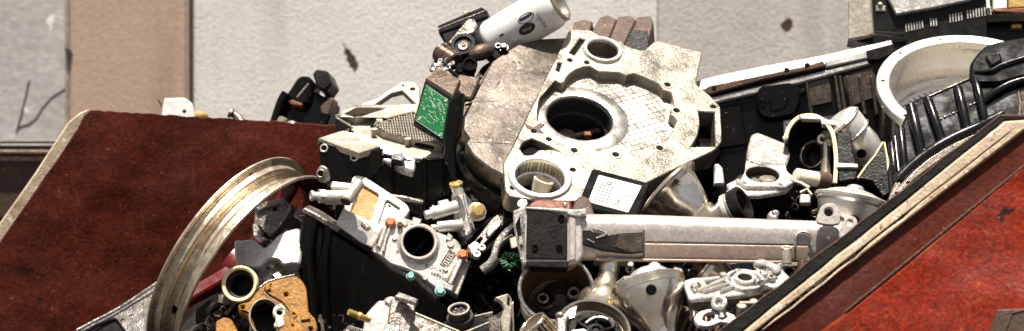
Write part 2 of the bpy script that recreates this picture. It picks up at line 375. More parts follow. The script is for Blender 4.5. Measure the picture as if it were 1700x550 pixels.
# building wall (behind everything)
WD = 2.4
wf = F(850, 275, WD); T = thing('building_wall', 'weathered plaster wall with a tan painted pilaster behind the scrap', 'wall', F(850,275,WD), drop=970)
def wallx(px): return wf.pp(px, 0)[0]
vt, vb = wf.pp(0, -420)[1], -970
b = B('plaster_panel', 'plaster_wall', T); b.plate(wf, [(wallx(300),vb),(wallx(1091),vb),(wallx(1091),vt),(wallx(300),vt)], (), -60, 0, 0.5)
b = B('grey_panel', 'plaster_grey_wall', T); b.plate(wf, [(wallx(1092.5),vb),(wallx(2400),vb),(wallx(2400),vt),(wallx(1092.5),vt)], (), -60, -1.5, 1)
b = B('pilaster', 'tan_paint_wall', T); b.plate(wf, [(wallx(120),vb),(wallx(317),vb),(wallx(317),vt),(wallx(120),vt)], (), -60, 26, 7)
b = B('pilaster_edge', 'rust_dark_brown', T); b.plate(wf, [(wallx(317.2),vb),(wallx(319.5),vb),(wallx(319.5),vt),(wallx(317.2),vt)], (), -60, 16, 1)
b = B('corner_strip', 'dusty_pale_casting', T); b.plate(wf, [(wallx(112),vb),(wallx(119.5),vb),(wallx(119.5),vt),(wallx(112),vt)], (), -60, 20, 2)
b = B('stone_panel', 'stone_panel', T); b.plate(wf, [(wallx(-700),vb),(wallx(111.5),vb),(wallx(111.5),vt),(wallx(-700),vt)], (), -60, 10, 1)
b = B('crack', 'crack_dark', T); f10 = wf.sub(0, 0, 10.3)
def wl(pts): return [(*wf.pp(x, y), 10.5) for x, y in pts]
b.ltube(wf, wl([(30,219),(38,190),(44,165),(51,134)]), 1.3, 6); b.ltube(wf, wl([(32,212),(52,205),(64,195),(72,180),(88,162),(112,146)]), .8, 6)
b = B('wall_stain', 'crack_dark', T)
b.plate(wf, spl([wf.pp(x,y) for x,y in [(569,72),(573,75),(575,80),(581,83),(584,89),(590,94),(591,100),(595,106),(593,113),(588,119),(585,112),(581,111),(579,103),(575,99),(576,92),(571,87),(573,80)]],3), (), -2, 0.6, .3)
b.plate(wf, spl([wf.pp(x,y) for x,y in [(113,82),(122,84),(126,92),(118,93)]],3), (), 8, 26.8, .3)
b = B('rust_mark', 'rust_dark_brown', T)
b.plate(wf, spl([wf.pp(x,y) for x,y in [(1296,42),(1303,34),(1310,30),(1316,36),(1314,46),(1305,52)]],3), (), -2, -1.0, .2)
b.plate(wf, spl([wf.pp(x,y) for x,y in [(870,-4),(905,-6),(940,-4),(925,4),(880,3)]],3), (), -2, 0.5, .2)

# rear skip
rf = F(60, 300, 1.15, (0.05,-1,0)); T = thing('rear_skip', 'dark rusty container standing behind the left end of the red skip', 'skip', rf, drop=470)
b = B('side_wall', 'rust_dark_brown', T); b.plate(rf, [(-900,-470),(330,-470),(330,58),(-900,58)], (), -12, 0, 1)
b = B('rail', 'rust_dark_brown', T); b.ltube(rf, [(-900,50,9),(330,44,9)], 6, 12); b.box(rf, -900, 330, 62, 66, -30, 4)
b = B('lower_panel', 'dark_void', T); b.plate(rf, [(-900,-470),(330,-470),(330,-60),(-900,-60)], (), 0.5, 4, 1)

# the red skip
lf = F(300, 330, 0.55, (0.24,-0.97,0.0)); rw = F(1500, 430, -0.62, (-0.12,-0.96,0.22))
T = thing('scrap_skip', 'rusty red steel skip with sloping side walls heaped with scrap metal', 'skip', F(800,500,0.0), drop=620)
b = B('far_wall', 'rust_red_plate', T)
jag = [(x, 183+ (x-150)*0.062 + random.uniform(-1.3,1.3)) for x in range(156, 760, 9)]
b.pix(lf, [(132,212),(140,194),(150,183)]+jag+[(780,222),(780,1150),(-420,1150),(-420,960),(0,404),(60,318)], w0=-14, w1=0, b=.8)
b = B('edge_strip', 'worn_steel_edge', T)
ea = [(132,212),(60,318),(0,404),(-420,960)]; eb = [(-420,918),(0,371),(30,329),(60,286),(90,240),(113,205),(121,197),(134,187),(149,181.5)]
b.pix(lf, [(140,194),(132,211)]+[(x+random.uniform(-1.2,1.2), y) for x, y in ((114,239),(96,266),(78,292))]+ea[1:]+eb, w0=-70, w1=-.6, b=1.5)
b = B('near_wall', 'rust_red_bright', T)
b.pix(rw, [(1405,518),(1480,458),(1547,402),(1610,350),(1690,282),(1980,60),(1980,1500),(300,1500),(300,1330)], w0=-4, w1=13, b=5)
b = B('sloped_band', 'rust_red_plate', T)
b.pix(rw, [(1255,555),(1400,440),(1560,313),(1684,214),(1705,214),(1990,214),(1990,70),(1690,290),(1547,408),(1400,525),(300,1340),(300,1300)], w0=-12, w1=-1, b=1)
b = B('top_flange', 'worn_steel_edge', T); random.seed(3)
lo = [(1685-425*t/16, 212.5+339*t/16+random.uniform(-2.6,2.6)) for t in range(17)]
up = [(1668-442*t/16+random.uniform(-1,1), 201+355*t/16+random.uniform(-1.2,1.2)) for t in range(17)]
b.pix(rw, [(1990,200),(1701,199)]+up+[(300,1258),(300,1292)]+lo+[(1702,215),(1990,215)], w0=-7, w1=10, b=3)
b = B('inner_lip', 'heap_black', T)
lip = [(1660-460*t/20, 192+356*t/20+random.uniform(-2,2)) for t in range(21)]
b.pix(rw, [(1990,194),(1700,194)]+lip+[(300,1240),(300,1262),(1228,551),(1668,198),(1990,204)], w0=-26, w1=-9, b=1)
b = B('lip_edge', 'rust_dark_brown', T)
b.pix(rw, [(1990,190),(1700,190)]+[(x, y-3.6) for x, y in lip]+[(300,1236),(300,1240)]+lip[::-1]+[(1700,194),(1990,194)], w0=-24, w1=-8, b=.8)
b = B('scratch_pattern', 'scrape', T); b.props = {'kind': 'stuff'}; random.seed(77)
for k in range(60):
    x, y = random.uniform(60,530), random.uniform(205,520); a = random.gauss(1.45,.5); l = random.expovariate(1/9)+2
    b.plate(lf, band(lf.L([(x,y),(x+l*.5*math.cos(a)+random.uniform(-1,1),y+l*.5*math.sin(a)),(x+l*math.cos(a),y+l*math.sin(a))]), random.uniform(.2,.5)), (), -.5, .25, .05)
b = B('scratch_pattern', 'scrape', T); b.props = {'kind': 'stuff'}
for k in range(34):
    x = random.uniform(1400,1700); y = random.uniform(max(300, 560-(x-1400)*.8),550); a = random.choice((-.64,1.4,.4))+random.gauss(0,.3); l = random.expovariate(1/10)+2
    b.plate(rw, band(rw.L([(x,y),(x+l*.5*math.cos(a)+random.uniform(-1,1),y+l*.5*math.sin(a)),(x+l*math.cos(a),y+l*math.sin(a))], 13), random.uniform(.2,.5)), (), 12.5, 13.25, .05)
b = B('weld_seam', 'rust_dark_brown', T); b.ltube(rw, [(*rw.pp(1404+k*24,517-k*19.6,13),11+random.uniform(-1,1)) for k in range(16)], 2.2, 8)
b = B('bracket', 'rust_dark_brown', T); b.pix(rw, [(1640,560),(1656,514),(1760,510),(1760,560)], w0=0, w1=26, b=2)
b.ltube(rw, [(*rw.pp(1668,552,26),26),(*rw.pp(1680,520,26),26),(*rw.pp(1699,515,26),26)], 2, 8)
b = B('floor', 'rust_dark_brown', T); b.add([Vector((x, y, z)) for z in (-0.55,-0.53) for x, y in ((-1.4,-0.6),(1.5,-0.6),(1.5,.62),(-1.4,.62))], [(3,2,1,0),(4,5,6,7),(0,1,5,4),(1,2,6,5),(2,3,7,6),(3,0,4,7)])

# oily mass under the traced pieces
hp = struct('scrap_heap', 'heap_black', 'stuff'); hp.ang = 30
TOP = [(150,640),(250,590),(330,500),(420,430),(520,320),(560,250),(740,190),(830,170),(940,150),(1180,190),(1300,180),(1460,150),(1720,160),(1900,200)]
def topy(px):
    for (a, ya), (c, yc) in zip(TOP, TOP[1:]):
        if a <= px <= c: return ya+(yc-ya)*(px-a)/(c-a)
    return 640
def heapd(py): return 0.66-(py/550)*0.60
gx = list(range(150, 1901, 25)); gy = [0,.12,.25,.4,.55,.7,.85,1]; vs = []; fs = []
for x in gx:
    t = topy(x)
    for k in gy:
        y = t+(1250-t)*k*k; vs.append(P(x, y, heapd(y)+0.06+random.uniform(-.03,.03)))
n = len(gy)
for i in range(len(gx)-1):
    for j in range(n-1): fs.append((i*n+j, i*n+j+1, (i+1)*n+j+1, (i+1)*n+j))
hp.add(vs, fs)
hp3 = struct('scrap_fragments', 'grimy_metal', 'stuff')
random.seed(11)
for _ in range(700):
    x = random.uniform(280, 1720); t = topy(x); y = t+30+(690-t)*random.random()
    f = F(x, y, heapd(y)+random.uniform(-.02,.05), (random.uniform(-.8,.8), random.uniform(-1,.1), random.uniform(-.4,.9)), random.uniform(0,180))
    k = random.random(); s = random.uniform(10, 30)
    tgt = hp if random.random() < .6 else hp3
    if k < .35: tgt.box(f, -s, s, -s*.5, s*.5, -8, random.uniform(2,10), 1.5, r=4)
    elif k < .6: tgt.ring(f, 0, 0, s*.7, s*.45, -10, 8, 24)
    elif k < .8: tgt.cyl(f, 0, 0, s*.4, -s, s*.7, 16)
    else:
        tgt.plate(f, circ(0,0,s*.8,6), [circ(0,0,s*.35,12)], -4, 4)
for _ in range(900):
    x = random.uniform(330, 1500); t = topy(x); y = max(300, t+40)+(600-max(300, t+40))*random.random()
    f = F(x, y, heapd(y)+random.uniform(-.16,-.02), (random.uniform(-.8,.8), random.uniform(-1,.1), random.uniform(-.4,.9)), random.uniform(0,180)); s = random.uniform(3, 9)
    k = random.random()
    if k < .4: hp3.box(f, -s, s, -s*.5, s*.5, -2, 2, .6)
    elif k < .6: hp3.ring(f, 0, 0, s*.8, s*.45, -2, 2, 14)
    elif k < .8: hp3.cyl(f, 0, 0, s*.35, -s, s, 10)
    else: hp3.ltube(f, [(-s*1.6,0,0),(-s*.5,s,2),(s*.6,-s*.6,3),(s*1.6,s*.4,0)], .9, 6, smooth=4)
hp2 = struct('rear_heap', 'heap_black', 'stuff')
for _ in range(60):
    x = random.uniform(250, 640); f = F(x, random.uniform(232, 262), random.uniform(.74,.95), (random.uniform(-.8,.8), -1, random.uniform(-.4,.9)), random.uniform(0,180))
    hp2.box(f, -22, 22, -12, 12, -8, 8, 1.5, r=4)

# ================================================================== BIG CLUTCH HOUSING
N1 = (0.13,-0.655,0.745); f = F(965,183,0.12,N1); H = thing('clutch_housing', 'largest pale aluminium housing with a dark round bore and waffle patterned face', 'engine housing', f, drop=160)
out = [(946,48),(981,50),(992,56),(1003,64),(1018,69),(1031,67),(1039,77),(1068,85),(1088,67),(1166,87),(1155,140),(1178,158),(1196,176),(1199,235),(1186,250),(1138,272),(1074,303),(1040,318),(960,334),(900,334),(845,326),(838,317),(835,273),(850,246)]
rec = [(909,131),(933,139),(941,128),(957,115),(979,110),(994,119),(1027,120),(1040,126),(1053,122),(1092,139),(1101,150),(1114,154),(1118,178),(1112,190),(1123,200),(1105,235),(1088,244),(1027,253),(990,250),(950,243),(909,224),(893,200),(896,165)]
ph = [[(963,64),(971,66),(953,92),(945,88)],[(927,104),(932,105),(928,119),(923,117)],
      [(1160,185),(1186,186),(1187,243),(1147,244),(1158,225),(1162,205)],
      [(883,230),(869,236),(863,246),(870,257),(881,259),(895,249),(917,248),(945,259),(902,238)],
      [(870,204),(885,212),(897,204),(904,207),(897,214),(904,222),(893,222),(875,214)]]
dots = [(946,100),(974,104),(1108,141),(1123,184),(1095,246),(1022,257),(953,250),(911,231),(886,218),(1184,177),(951,282),(851,312)]
hh = [f.L(h) for h in ph[:4]]+[spl(f.L(rec),2)]+[circ(*f.pp(1000,85), 27), circ(*f.pp(896,296), 40, 40)]
b = B('mounting_face', 'housing_face', H); b.plate(f, rnd(f.L(out), 7), hh, -32, 0, 1.6)
for x, y in [(1108,141),(1123,184),(1095,246),(1022,257),(953,250)]:
    u, v = f.pp(x, y); b.ring(f, u, v, 10.5, 5.2, -14, 0.8, 24)
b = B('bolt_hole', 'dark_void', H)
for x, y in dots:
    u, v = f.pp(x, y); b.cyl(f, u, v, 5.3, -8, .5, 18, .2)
b = B('slot_mark', 'rust_dark_brown', H); b.plate(f, f.L(ph[4]), (), -3, .4, .1)
b = B('slot_floor', 'dark_void', H)
for k_, w_ in ((0,-5),(1,-4),(3,-13)): b.plate(f, f.L(ph[k_]), (), -34, w_, .1)
b.cyl(f, *f.pp(896,296), 38, -64, -50)
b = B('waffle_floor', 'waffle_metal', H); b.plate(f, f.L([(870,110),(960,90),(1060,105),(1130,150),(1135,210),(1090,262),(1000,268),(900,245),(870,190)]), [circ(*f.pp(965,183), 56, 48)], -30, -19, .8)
b = B('groove_pattern', 'rust_dark_brown', H); b.props = {'kind': 'stuff'}; ring = f.L(rec); cu, cv = f.pp(965,183)
def inside(p, poly):
    r = False
    for i in range(len(poly)):
        (x1, y1), (x2, y2) = poly[i-1], poly[i]
        if (y1 > p[1]) != (y2 > p[1]) and p[0] < (x2-x1)*(p[1]-y1)/(y2-y1)+x1: r = not r
    return r
sh = inset(ring if area(ring) > 0 else ring[::-1], 7)
for a in (22, 112):
    ca, sa = math.cos(R(a)), math.sin(R(a))
    for k in range(-16, 17):
        run = []
        for j in range(-90, 91):
            p = (cu+60*0+j*2*ca-k*11.5*sa, cv+j*2*sa+k*11.5*ca)
            ok = inside(p, sh) and math.hypot(p[0]-cu, p[1]-cv) > 72
            if ok: run.append(p)
            if (not ok or j == 90) and len(run) > 3:
                q0, q1 = run[0], run[-1]; b.plate(f, band([q0, q1], 0.9), (), -19.5, -18.6, .1)
            if not ok: run = []
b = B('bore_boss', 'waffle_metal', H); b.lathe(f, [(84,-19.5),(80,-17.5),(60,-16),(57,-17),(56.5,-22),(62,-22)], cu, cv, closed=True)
b = B('bore_sleeve', 'black_rubber', H); b.lathe(f, [(56.4,-21),(54,-24),(53,-48),(50,-52),(48,-108),(62,-108),(62,-22)], cu, cv, closed=True)
b = B('collar', 'machined_aluminium', H); u, v = f.pp(1000,85); b.lathe(f, [(27,-50),(27,4),(29,6),(33,6),(35,0),(36,-10),(36,-50)], u, v, closed=True)
b = B('socket', 'machined_aluminium', H); u, v = f.pp(896,296); b.lathe(f, [(36,-62),(39.5,-60),(39.5,-36),(37.5,-34),(37.5,-24),(40,-22),(40,3),(42,5),(49,5),(52,1),(53,-8),(53,-62)], u, v, closed=True)
b = B('recess_wall', 'dusty_brown_casting', H); b.pix(f, [(846,250),(860,228),(885,214),(950,246),(960,262),(930,278),(880,262),(846,272)], w0=-60, w1=-28)
b = B('web', 'dull_grey_casting', H); b.pix(f, [(1130,180),(1195,180),(1195,250),(1130,250)], w0=-60, w1=-44)
wing = [(942,62),(894,64),(861,73),(838,87),(817,102),(792,150),(770,196),(768,215),(779,230),(773,238),(786,258),(813,279),(838,292),(852,246)]
b = B('cover_wing', 'wing_casting', H); fw = f.sub(0,0,-7)
b.pix(fw, wing, w0=-40, w1=0, b=2.5, r=3)
for pts in ([(815,178),(818,178),(819,240),(816,240)], [(772,170),(790,165),(830,166),(830,168),(790,168),(772,173)], [(778,233),(850,237),(850,239),(778,236)]): b.pix(fw, pts, w0=-2, w1=.7, b=.3)
b = B('casting_lug', 'dusty_brown_casting', H); b.pix(fw, [(762,122),(798,129),(783,163),(746,157)], w0=-34, w1=8, b=3, r=4)
b.pix(fw, [(800,128),(818,102),(770,196),(755,190),(784,150)], w0=-34, w1=-3, b=2)
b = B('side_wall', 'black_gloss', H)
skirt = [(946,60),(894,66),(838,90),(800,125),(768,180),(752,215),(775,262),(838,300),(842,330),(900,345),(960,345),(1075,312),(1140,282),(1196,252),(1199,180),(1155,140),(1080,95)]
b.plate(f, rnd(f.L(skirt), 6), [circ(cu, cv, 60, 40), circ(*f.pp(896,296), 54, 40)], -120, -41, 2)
for k in range(9):
    x = 1195-k*36; y = 252+k*11+4; u, v = f.pp(x, y); b.box(f.sub(u, v, -80), -3, 3, -14, 14, -36, 36, 1.5)
b = B('rear_flange', 'dark_oily_casting', H); b.pix(f, [(880,60),(800,110),(752,190),(738,235),(748,290),(800,330),(850,350),(960,350),(960,200)], w0=-88, w1=-74, b=1.5, r=8)
b = B('flange_edge', 'dull_grey_casting', H); fe = f.sub(0,0,-58)
b.plate(fe, band(spl(fe.L([(776,150),(757,180),(748,215),(751,245),(764,272),(768,292)]), 4, False), 5), (), -10, 0, 1.2)
for x, y, r in ((752,205,6),(768,220,6)): u, v = fe.pp(x, y); b.cyl(fe, u, v, r, -8, 5, 16)
S = f.sub(cu, cv, -70); b = B('shaft', 'black_gloss', H)
b.ltube(S, [(-44,-6,0),(10,6,6),(48,20,4)], 9); b.ltube(S, [(-40,10,-6),(46,14,-10)], 13); b.cyl(S, -14, 4, 16, -20, 12); b.ltube(S, [(6,-30,-6),(8,34,-8)], 7); b.plate(S, circ(0,0,52,40), (), -34, -30)
b = B('shaft_clip', 'orange_rust', H); b.box(S, 14, 26, -2, 8, 8, 17); b.box(S, 16, 25, -18, -12, -2, 7)

# pale stub in the lower socket
g = F(903,306,0.015,(0.25,-0.55,0.8)); b = solo('pipe_stub', 'short cream pipe stub standing in the round socket of the largest housing', 'pipe', 'cream_plastic')
b.lathe(F(896,318,0.0,(0.32,-0.32,0.9)), [(13,-40),(15,0),(18,22),(16.5,24),(12,22),(11,-40)], closed=True, n=28)

# ================================================================== OIL FILTER + neighbours
g = F(813,73,0.33,(0.83,-0.30,0.47)); T = thing('oil_filter', 'white cylindrical oil filter with black oval emblems above the largest housing', 'oil filter', g)
RR = 37
b = B('canister', 'white_paint', T); b.lathe(g, [(0,0),(30,0),(34,3),(RR-1,8),(RR,12),(RR,112),(RR-1,124),(RR-4,131),(RR-5,134)], n=72)
b = B('end_cap', 'tarnished_polished_metal', T); b.lathe(g, [(RR-5,133.5),(RR-4,138),(RR-7,141),(RR-10,139),(RR-12,128),(20,122),(0,121)], n=72)
b = B('gasket', 'black_rubber', T); b.lathe(g, [(0,-14),(24,-14),(30,-12),(33,-6),(33,-2),(30,-.4),(0,-.4)], n=48)
def wrap(a, h, w): # a: arc length around, h: along
    t = a/RR; return g.w((RR+0.25+w)*math.cos(t), (RR+0.25+w)*math.sin(t), h)
toC = (Vector((0,-CAMD,CAMZ))-g.O); a0 = math.atan2(toC.dot(g.V), toC.dot(g.U))
def decal(b, poly, ca, ch):
    tri = tessellate_polygon([[Vector((x,y,0)) for x,y in poly]])
    b.add([wrap(a0*RR+ca+x, ch+y, 0.05) for x, y in poly], [tuple(t) for t in tri])
def oval(b, ca, ch, ra, rh, ri=None):
    n = 40; vs = []; fs = []
    for i in range(n):
        t = 2*math.pi*i/n
        for q in (1, ri or 0.02): vs.append(wrap(a0*RR+ca+ra*q*math.cos(t), ch+rh*q*math.sin(t), 0.05))
    for i in range(n): j = (i+1) % n; fs.append((2*i, 2*j, 2*j+1, 2*i+1))
    b.add(vs, fs)
b = B('emblem', 'ink_black', T)
SG = 1
oval(b, -6, 86, 7.5, 15, 0.86); oval(b, 10, 78, 9, 15)
for k in range(5): decal(b, rect(-3,2,-2.2,2.2), -7, 77+k*4.5)
decal(b, rect(-2,1.5,-4,4), -2, 36)
b = B('printed_text', 'ink_grey', T)
def wl2(x, y, w): return wrap(a0*RR-x+0, y, w)
# lettering runs along the axis
fnA = lambda ca, ch: (lambda x, y, w: wrap(a0*RR+ca-y, ch+x, 0.1))
b.text(g, 'Genuine', 0, 0, 9, fn=lambda x, y, w: wrap(a0*RR+10+x, 106+y, 0.1), rot=0)
for k, ln in enumerate((16, 20, 13)): decal(b, rect(-.5,.5,-ln/2,ln/2), 19+k*2.6, 48+k*2)
for k in range(3): decal(b, rect(-8,6-k,-.5,.5), 14, 100+k*4)
b = B('emblem_script', 'white_paint', T)
b.text(g, 'filter', 0, 0, 8, fn=lambda x, y, w: wrap(a0*RR+10-y, 78+x, 0.35), sx=1.1)

# black relay box
g = F(770,45,0.36,(-0.35,-0.72,0.6)); T = thing('relay_box', 'flat black box with a lipped lid behind the white oil filter', 'relay box', g)
b = B('lid', 'black_plastic', T); b.pix(g, [(726,42),(799,11),(808,17),(810,27),(728,55)], w0=-26, w1=0, b=2)
b = B('lid_seam', 'dull_grey_casting', T); g2 = g.sub(0,0,.4); b.plate(g2, band(g2.L([(727,49),(806,18)]), 2), (), -2, 1, .3)
b = B('case', 'black_plastic', T); b.pix(g, [(731,55),(806,26),(814,40),(790,50),(745,76)], w0=-30, w1=-4, b=2)
b = B('latch', 'dusty_pale_casting', T); b.pix(g, [(768,20),(776,16),(779,19),(771,24)], w0=-6, w1=5)

g = F(765,55,0.31,(-0.1,-0.9,0.4)); b = solo('mounting_arm', 'grey brown pressed arm leaning on the black relay box', 'bracket', 'dull_grey_casting')
b.pix(g, [(742,72),(777,30),(787,31),(793,42),(786,56),(767,58),(752,74)], w0=-12, w1=0, b=2, r=4)

g = F(769,75,0.29,(-0.15,-0.85,0.45)); T = thing('small_motor', 'black round motor with a pale centre disc below the relay box', 'motor', g)
b = B('casing', 'black_plastic', T); b.cyl(g, 0, 0, 21, -40, 0, b=3); b.ring(g, 0, 0, 21, 14, 0, 4)
b = B('centre_disc', 'dull_grey_casting', T); b.cyl(g, 1, -2, 9, 0, 3); b.cyl(g, 1, -2, 3, 3, 5, 12)

g = F(738,92,0.27,(0.62,-0.5,-0.45)); T = thing('solenoid', 'brown cylinder solenoid with silver clips above the green circuit board', 'solenoid', g)
b = B('canister', 'dusty_brown_casting', T); b.cyl(g, 0, 0, 17, -14, 26, b=2.5); b.ring(g, 0, 0, 18, 16, 4, 8)
b = B('clip', 'machined_aluminium', T)
for x, y in ((730,104),(742,114),(722,112),(748,106)): c = F(x, y, 0.24, (random.uniform(-.4,.4),-.8,.4), random.uniform(0,90)); b.plate(c, rnd(rect(-7,7,-3.5,3.5),2), [circ(3,0,1.8,10)], -2, 2, .8); b.ltube(c, [(-6,0,0),(-9,5,4),(-3,9,6)], 1.6, 8)
b = B('cable', 'black_rubber', T); b.ptube([(716,118,.26),(722,104,.27),(734,96,.25),(748,118,.24),(762,128,.25)], 3.4, 10, 4)

g = F(799,87,0.27,(0.1,-0.8,0.6), 25); b = solo('breather_cap', 'dusty dark ribbed cap beside the end of the white oil filter', 'cap', 'dusty_brown_casting')
b.ball(g, 0, 0, 0, 23, 14, 14)
for k in range(26): t = 2*math.pi*k/26; b.ball(g, 21.5*math.cos(t), 13*math.sin(t), 0, 2.2, 2.2, 5, 6, 5)
g = F(780,110,0.25,(0,-0.9,0.4)); b = solo('hose_coupling', 'small glossy black hose coupling under the dusty ribbed cap', 'coupling', 'black_gloss')
b.cyl(g, 0, 0, 11, -14, 4); b.ring(g, 0, 0, 13, 8, 4, 9); b.cyl(g, -16, -4, 9, -14, 3); b.box(g, -30, 8, -22, -8, -16, 0, 2)
g = F(836,79,0.24,(0,-0.8,0.6)); b = solo('hex_plug', 'black hex plug sitting on the top edge of the brown cover wing', 'plug', 'black_gloss')
b.cyl(g, 0, 0, 9, -12, 0); b.hexa(g, 0, 0, 6, 0, 6); b.ring(g, -9, 2, 6, 3, -4, 3)

# rusty finned block
g = F(1020,52,0.42,(-0.1,-0.62,0.78)); T = thing('finned_block', 'rusty brown block of thick cooling fins behind the largest housing', 'finned block', g)
for k, (a, m) in enumerate([((950,50,953,36,970,31,984,36,978,56),0),((980,56,996,28,1010,24,1024,32,1010,66),0),((1005,66,1026,28,1046,25,1056,33,1034,78),0),((1032,80,1058,28,1080,26,1085,38,1072,82),1)]):
    b = B('fin', 'rust_dark_brown', T); b.pix(g, list(zip(a[::2], a[1::2])), w0=-60, w1=-k*5, b=2, r=1.5)
b = B('base', 'dark_oily_casting', T); b.pix(g, [(945,60),(975,45),(1075,50),(1078,90),(960,80)], w0=-70, w1=-14)

# grey gasket flange at the back left of the housing
g = F(660,155,0.36,(-0.05,-0.6,0.8)); b = solo('gasket_flange', 'thin pale flange with two bolt holes standing behind the left gearbox', 'flange', 'dusty_pale_casting')
b.pix(g, [(600,172),(625,164),(648,148),(668,136),(688,135),(697,147),(697,180),(610,182)], w0=-10, w1=0, r=3, ph=[[(618,176),(650,154),(668,150),(690,172),(688,178)]], )
b2 = B('bolt_hole', 'dark_void', b); b2.cyl(g, *g.pp(669,142), 3.4, -6, .5, 14); b2.cyl(g, *g.pp(685,148), 5.5, -6, .5, 14)

# ================================================================== LEFT GEARBOX
f = F(640,225,0.15,(0.08,-0.5,0.86)); T = thing('gearbox_casing', 'black sided gearbox casing with flat grey top left of the largest housing', 'gearbox', f, drop=140)
top = [(556,193),(566,189),(573,187),(594,176),(640,174),(692,172),(735,180),(742,240),(736,268),(690,263),(655,246),(600,230),(570,219),(582,208)]
scoop = [(569,187),(582,180),(605,178),(641,179),(620,186),(596,194),(585,193)]
grid = [(622,208),(625,202),(646,201),(641,196),(687,185),(735,240),(702,234),(672,227),(636,217)]
b = B('top_face', 'dusty_pale_casting', T); b.plate(f, rnd(f.L(top), 4), [spl(f.L(scoop),2), f.L(grid)]+[circ(*f.pp(x,y), 4.2, 12, 2.6) for x, y in ((562,192),(621,214),(630,199),(677,230),(734,262))], -14, 0, 1.5)
b = B('scoop', 'dull_grey_casting', T); b.pix(f, [(562,188),(600,172),(650,175),(640,190),(600,200)], w0=-40, w1=-15)
b = B('mesh_panel', 'dark_void', T); b.pix(f, [(615,208),(640,190),(690,180),(745,245),(700,240)], w0=-12, w1=-5.5)
b = B('mesh_knob', 'dusty_pale_casting', T); b.props = {'kind': 'stuff'}; gl = f.L(grid)
us = [p[0] for p in gl]; vv = [p[1] for p in gl]; gi = inset(gl if area(gl) > 0 else gl[::-1], 2)
u = min(us)
while u < max(us):
    v = min(vv)
    while v < max(vv):
        if inside((u, v), gi): b.plate(f, circ(u, v, 2.3, 4), (), -6, -1.2, .7)
        v += 5.4
    u += 4.4
b = B('front_ledge', 'white_cast', T); g = F(630,250,0.085,(0.12,-0.72,0.68))
b.pix(g, [(563,219),(570,215),(600,224),(655,243),(684,258),(691,265),(688,284),(676,281),(636,266),(600,250),(566,224)], w0=-16, w1=0, b=3, r=5)
b = B('ledge_lug', 'dark_oily_casting', T); g3 = F(660,259,0.07,(0.1,-.75,.65)); b.pix(g3, [(648,256),(668,252),(673,262),(668,268),(650,265)], w0=-8, w1=6, b=1.5)
b = B('bracket_top', 'dusty_pale_casting', T); g = F(580,237,0.05,(0.05,-0.42,0.9)); b.pix(g, [(529,229),(566,217),(632,242),(596,253)], w0=-12, w1=0, b=1.5)
b = B('bracket_face', 'black_gloss', T); g = F(565,265,0.04,(-0.15,-0.97,0.05)); b.pix(g, [(529,233),(597,256),(634,246),(634,275),(602,312),(532,296)], w0=-14, w1=-1, b=1.5)
b = B('bush', 'machined_aluminium', T)
for x, y in ((538,246),(588,261)): b.ring(g, *g.pp(x,y), 7, 4.5, -3, 1.5, 20)
b = B('eye_lug', 'dull_grey_casting', T); b.pix(g, [(524,284),(532,274),(543,278),(549,300),(540,306),(527,302)], w0=-10, w1=6, b=2, r=5); b.ring(g, *g.pp(534,289), 8, 4.5, 4, 8, 20)
b = B('bush_hole', 'dark_void', T)
for x, y, w in ((538,246,.5),(588,261,.5),(534,289,7)): b.cyl(g, *g.pp(x,y), 4.4, -6, w, 14)
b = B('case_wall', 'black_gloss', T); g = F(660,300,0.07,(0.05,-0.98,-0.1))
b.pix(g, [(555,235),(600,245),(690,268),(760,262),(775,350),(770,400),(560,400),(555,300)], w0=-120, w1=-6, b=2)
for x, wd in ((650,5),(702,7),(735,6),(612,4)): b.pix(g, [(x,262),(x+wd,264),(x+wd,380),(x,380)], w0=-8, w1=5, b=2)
b = B('wall_ledge', 'dull_grey_casting', T); b.pix(g, [(640,322),(672,326),(704,334),(703,341),(665,335),(640,329)], w0=-6, w1=10, b=2, r=2)
b = B('corner_block', 'dark_oily_casting', T); b.pix(F(565,208,.17,(-.2,-.95,.1)), [(556,195),(582,210),(566,222),(556,228)], w0=-20, w1=0)

# circuit board in its frame
f = F(716,184,0.06,(-0.42,-0.84,0.34)); T = thing('circuit_unit', 'green circuit board in a black frame propped against the largest housing', 'circuit board', f, drop=60)
b = B('case', 'black_plastic', T); b.pix(f, [(705,131),(752,160),(740,240),(684,208)], w0=-24, w1=0, b=2.5, r=5)
b = B('case_side', 'dusty_brown_casting', T); b.pix(F(738,140,.085,(-.05,-.62,.78)), [(706,130),(728,112),(764,132),(752,159)], w0=-14, w1=-2, b=1.5)
b = B('board', 'circuit_green', T); bd = [(707,140),(744.5,166),(734.5,231),(689,200)]; b.pix(f, bd, w0=-1, w1=1.8, b=.3)
b = B('solder_trace', 'solder_pale', T); q = f.L(bd, 2.1); random.seed(5)
def bq(s, t):
    a = Vector(q[0])*(1-s)+Vector(q[1])*s; c = Vector(q[3])*(1-s)+Vector(q[2])*s; return a*(1-t)+c*t
for k in range(150):
    s, t = random.uniform(.05,.95), random.uniform(.04,.97)
    if t > .62 and random.random() < .72: continue
    p = bq(s, t)
    if random.random() < .6: b.plate(f, circ(p.x, p.y, random.uniform(.6,1.3), 6), (), 1.5, 2.3, .2)
    else:
        p2 = bq(min(.97, s+random.choice((.1,.16,.0))), min(.97, t+random.choice((.0,.0,.07)))); 
        if (p2-p).length > 1: b.plate(f, band([tuple(p), tuple(p2)], .8), (), 1.5, 2.1, .1)
for t in (.02,.985): b.plate(f, band([tuple(bq(.02,t)), tuple(bq(.98,t))], .7), (), 1.5, 2.1, .1)
b = B('screw', 'machined_aluminium', T)
for s, t in ((.12,.9),(.9,.05),(.92,.93)): p = bq(s,t); b.ring(f, p.x, p.y, 3, 1.4, 1, 3, 14)
b = B('wire_tie', 'bright_cast_aluminium', T); b.ptube([(741,178,.03),(752,176,.02),(760,170,.03),(764,164,.04)], 1.6, 8, 3)

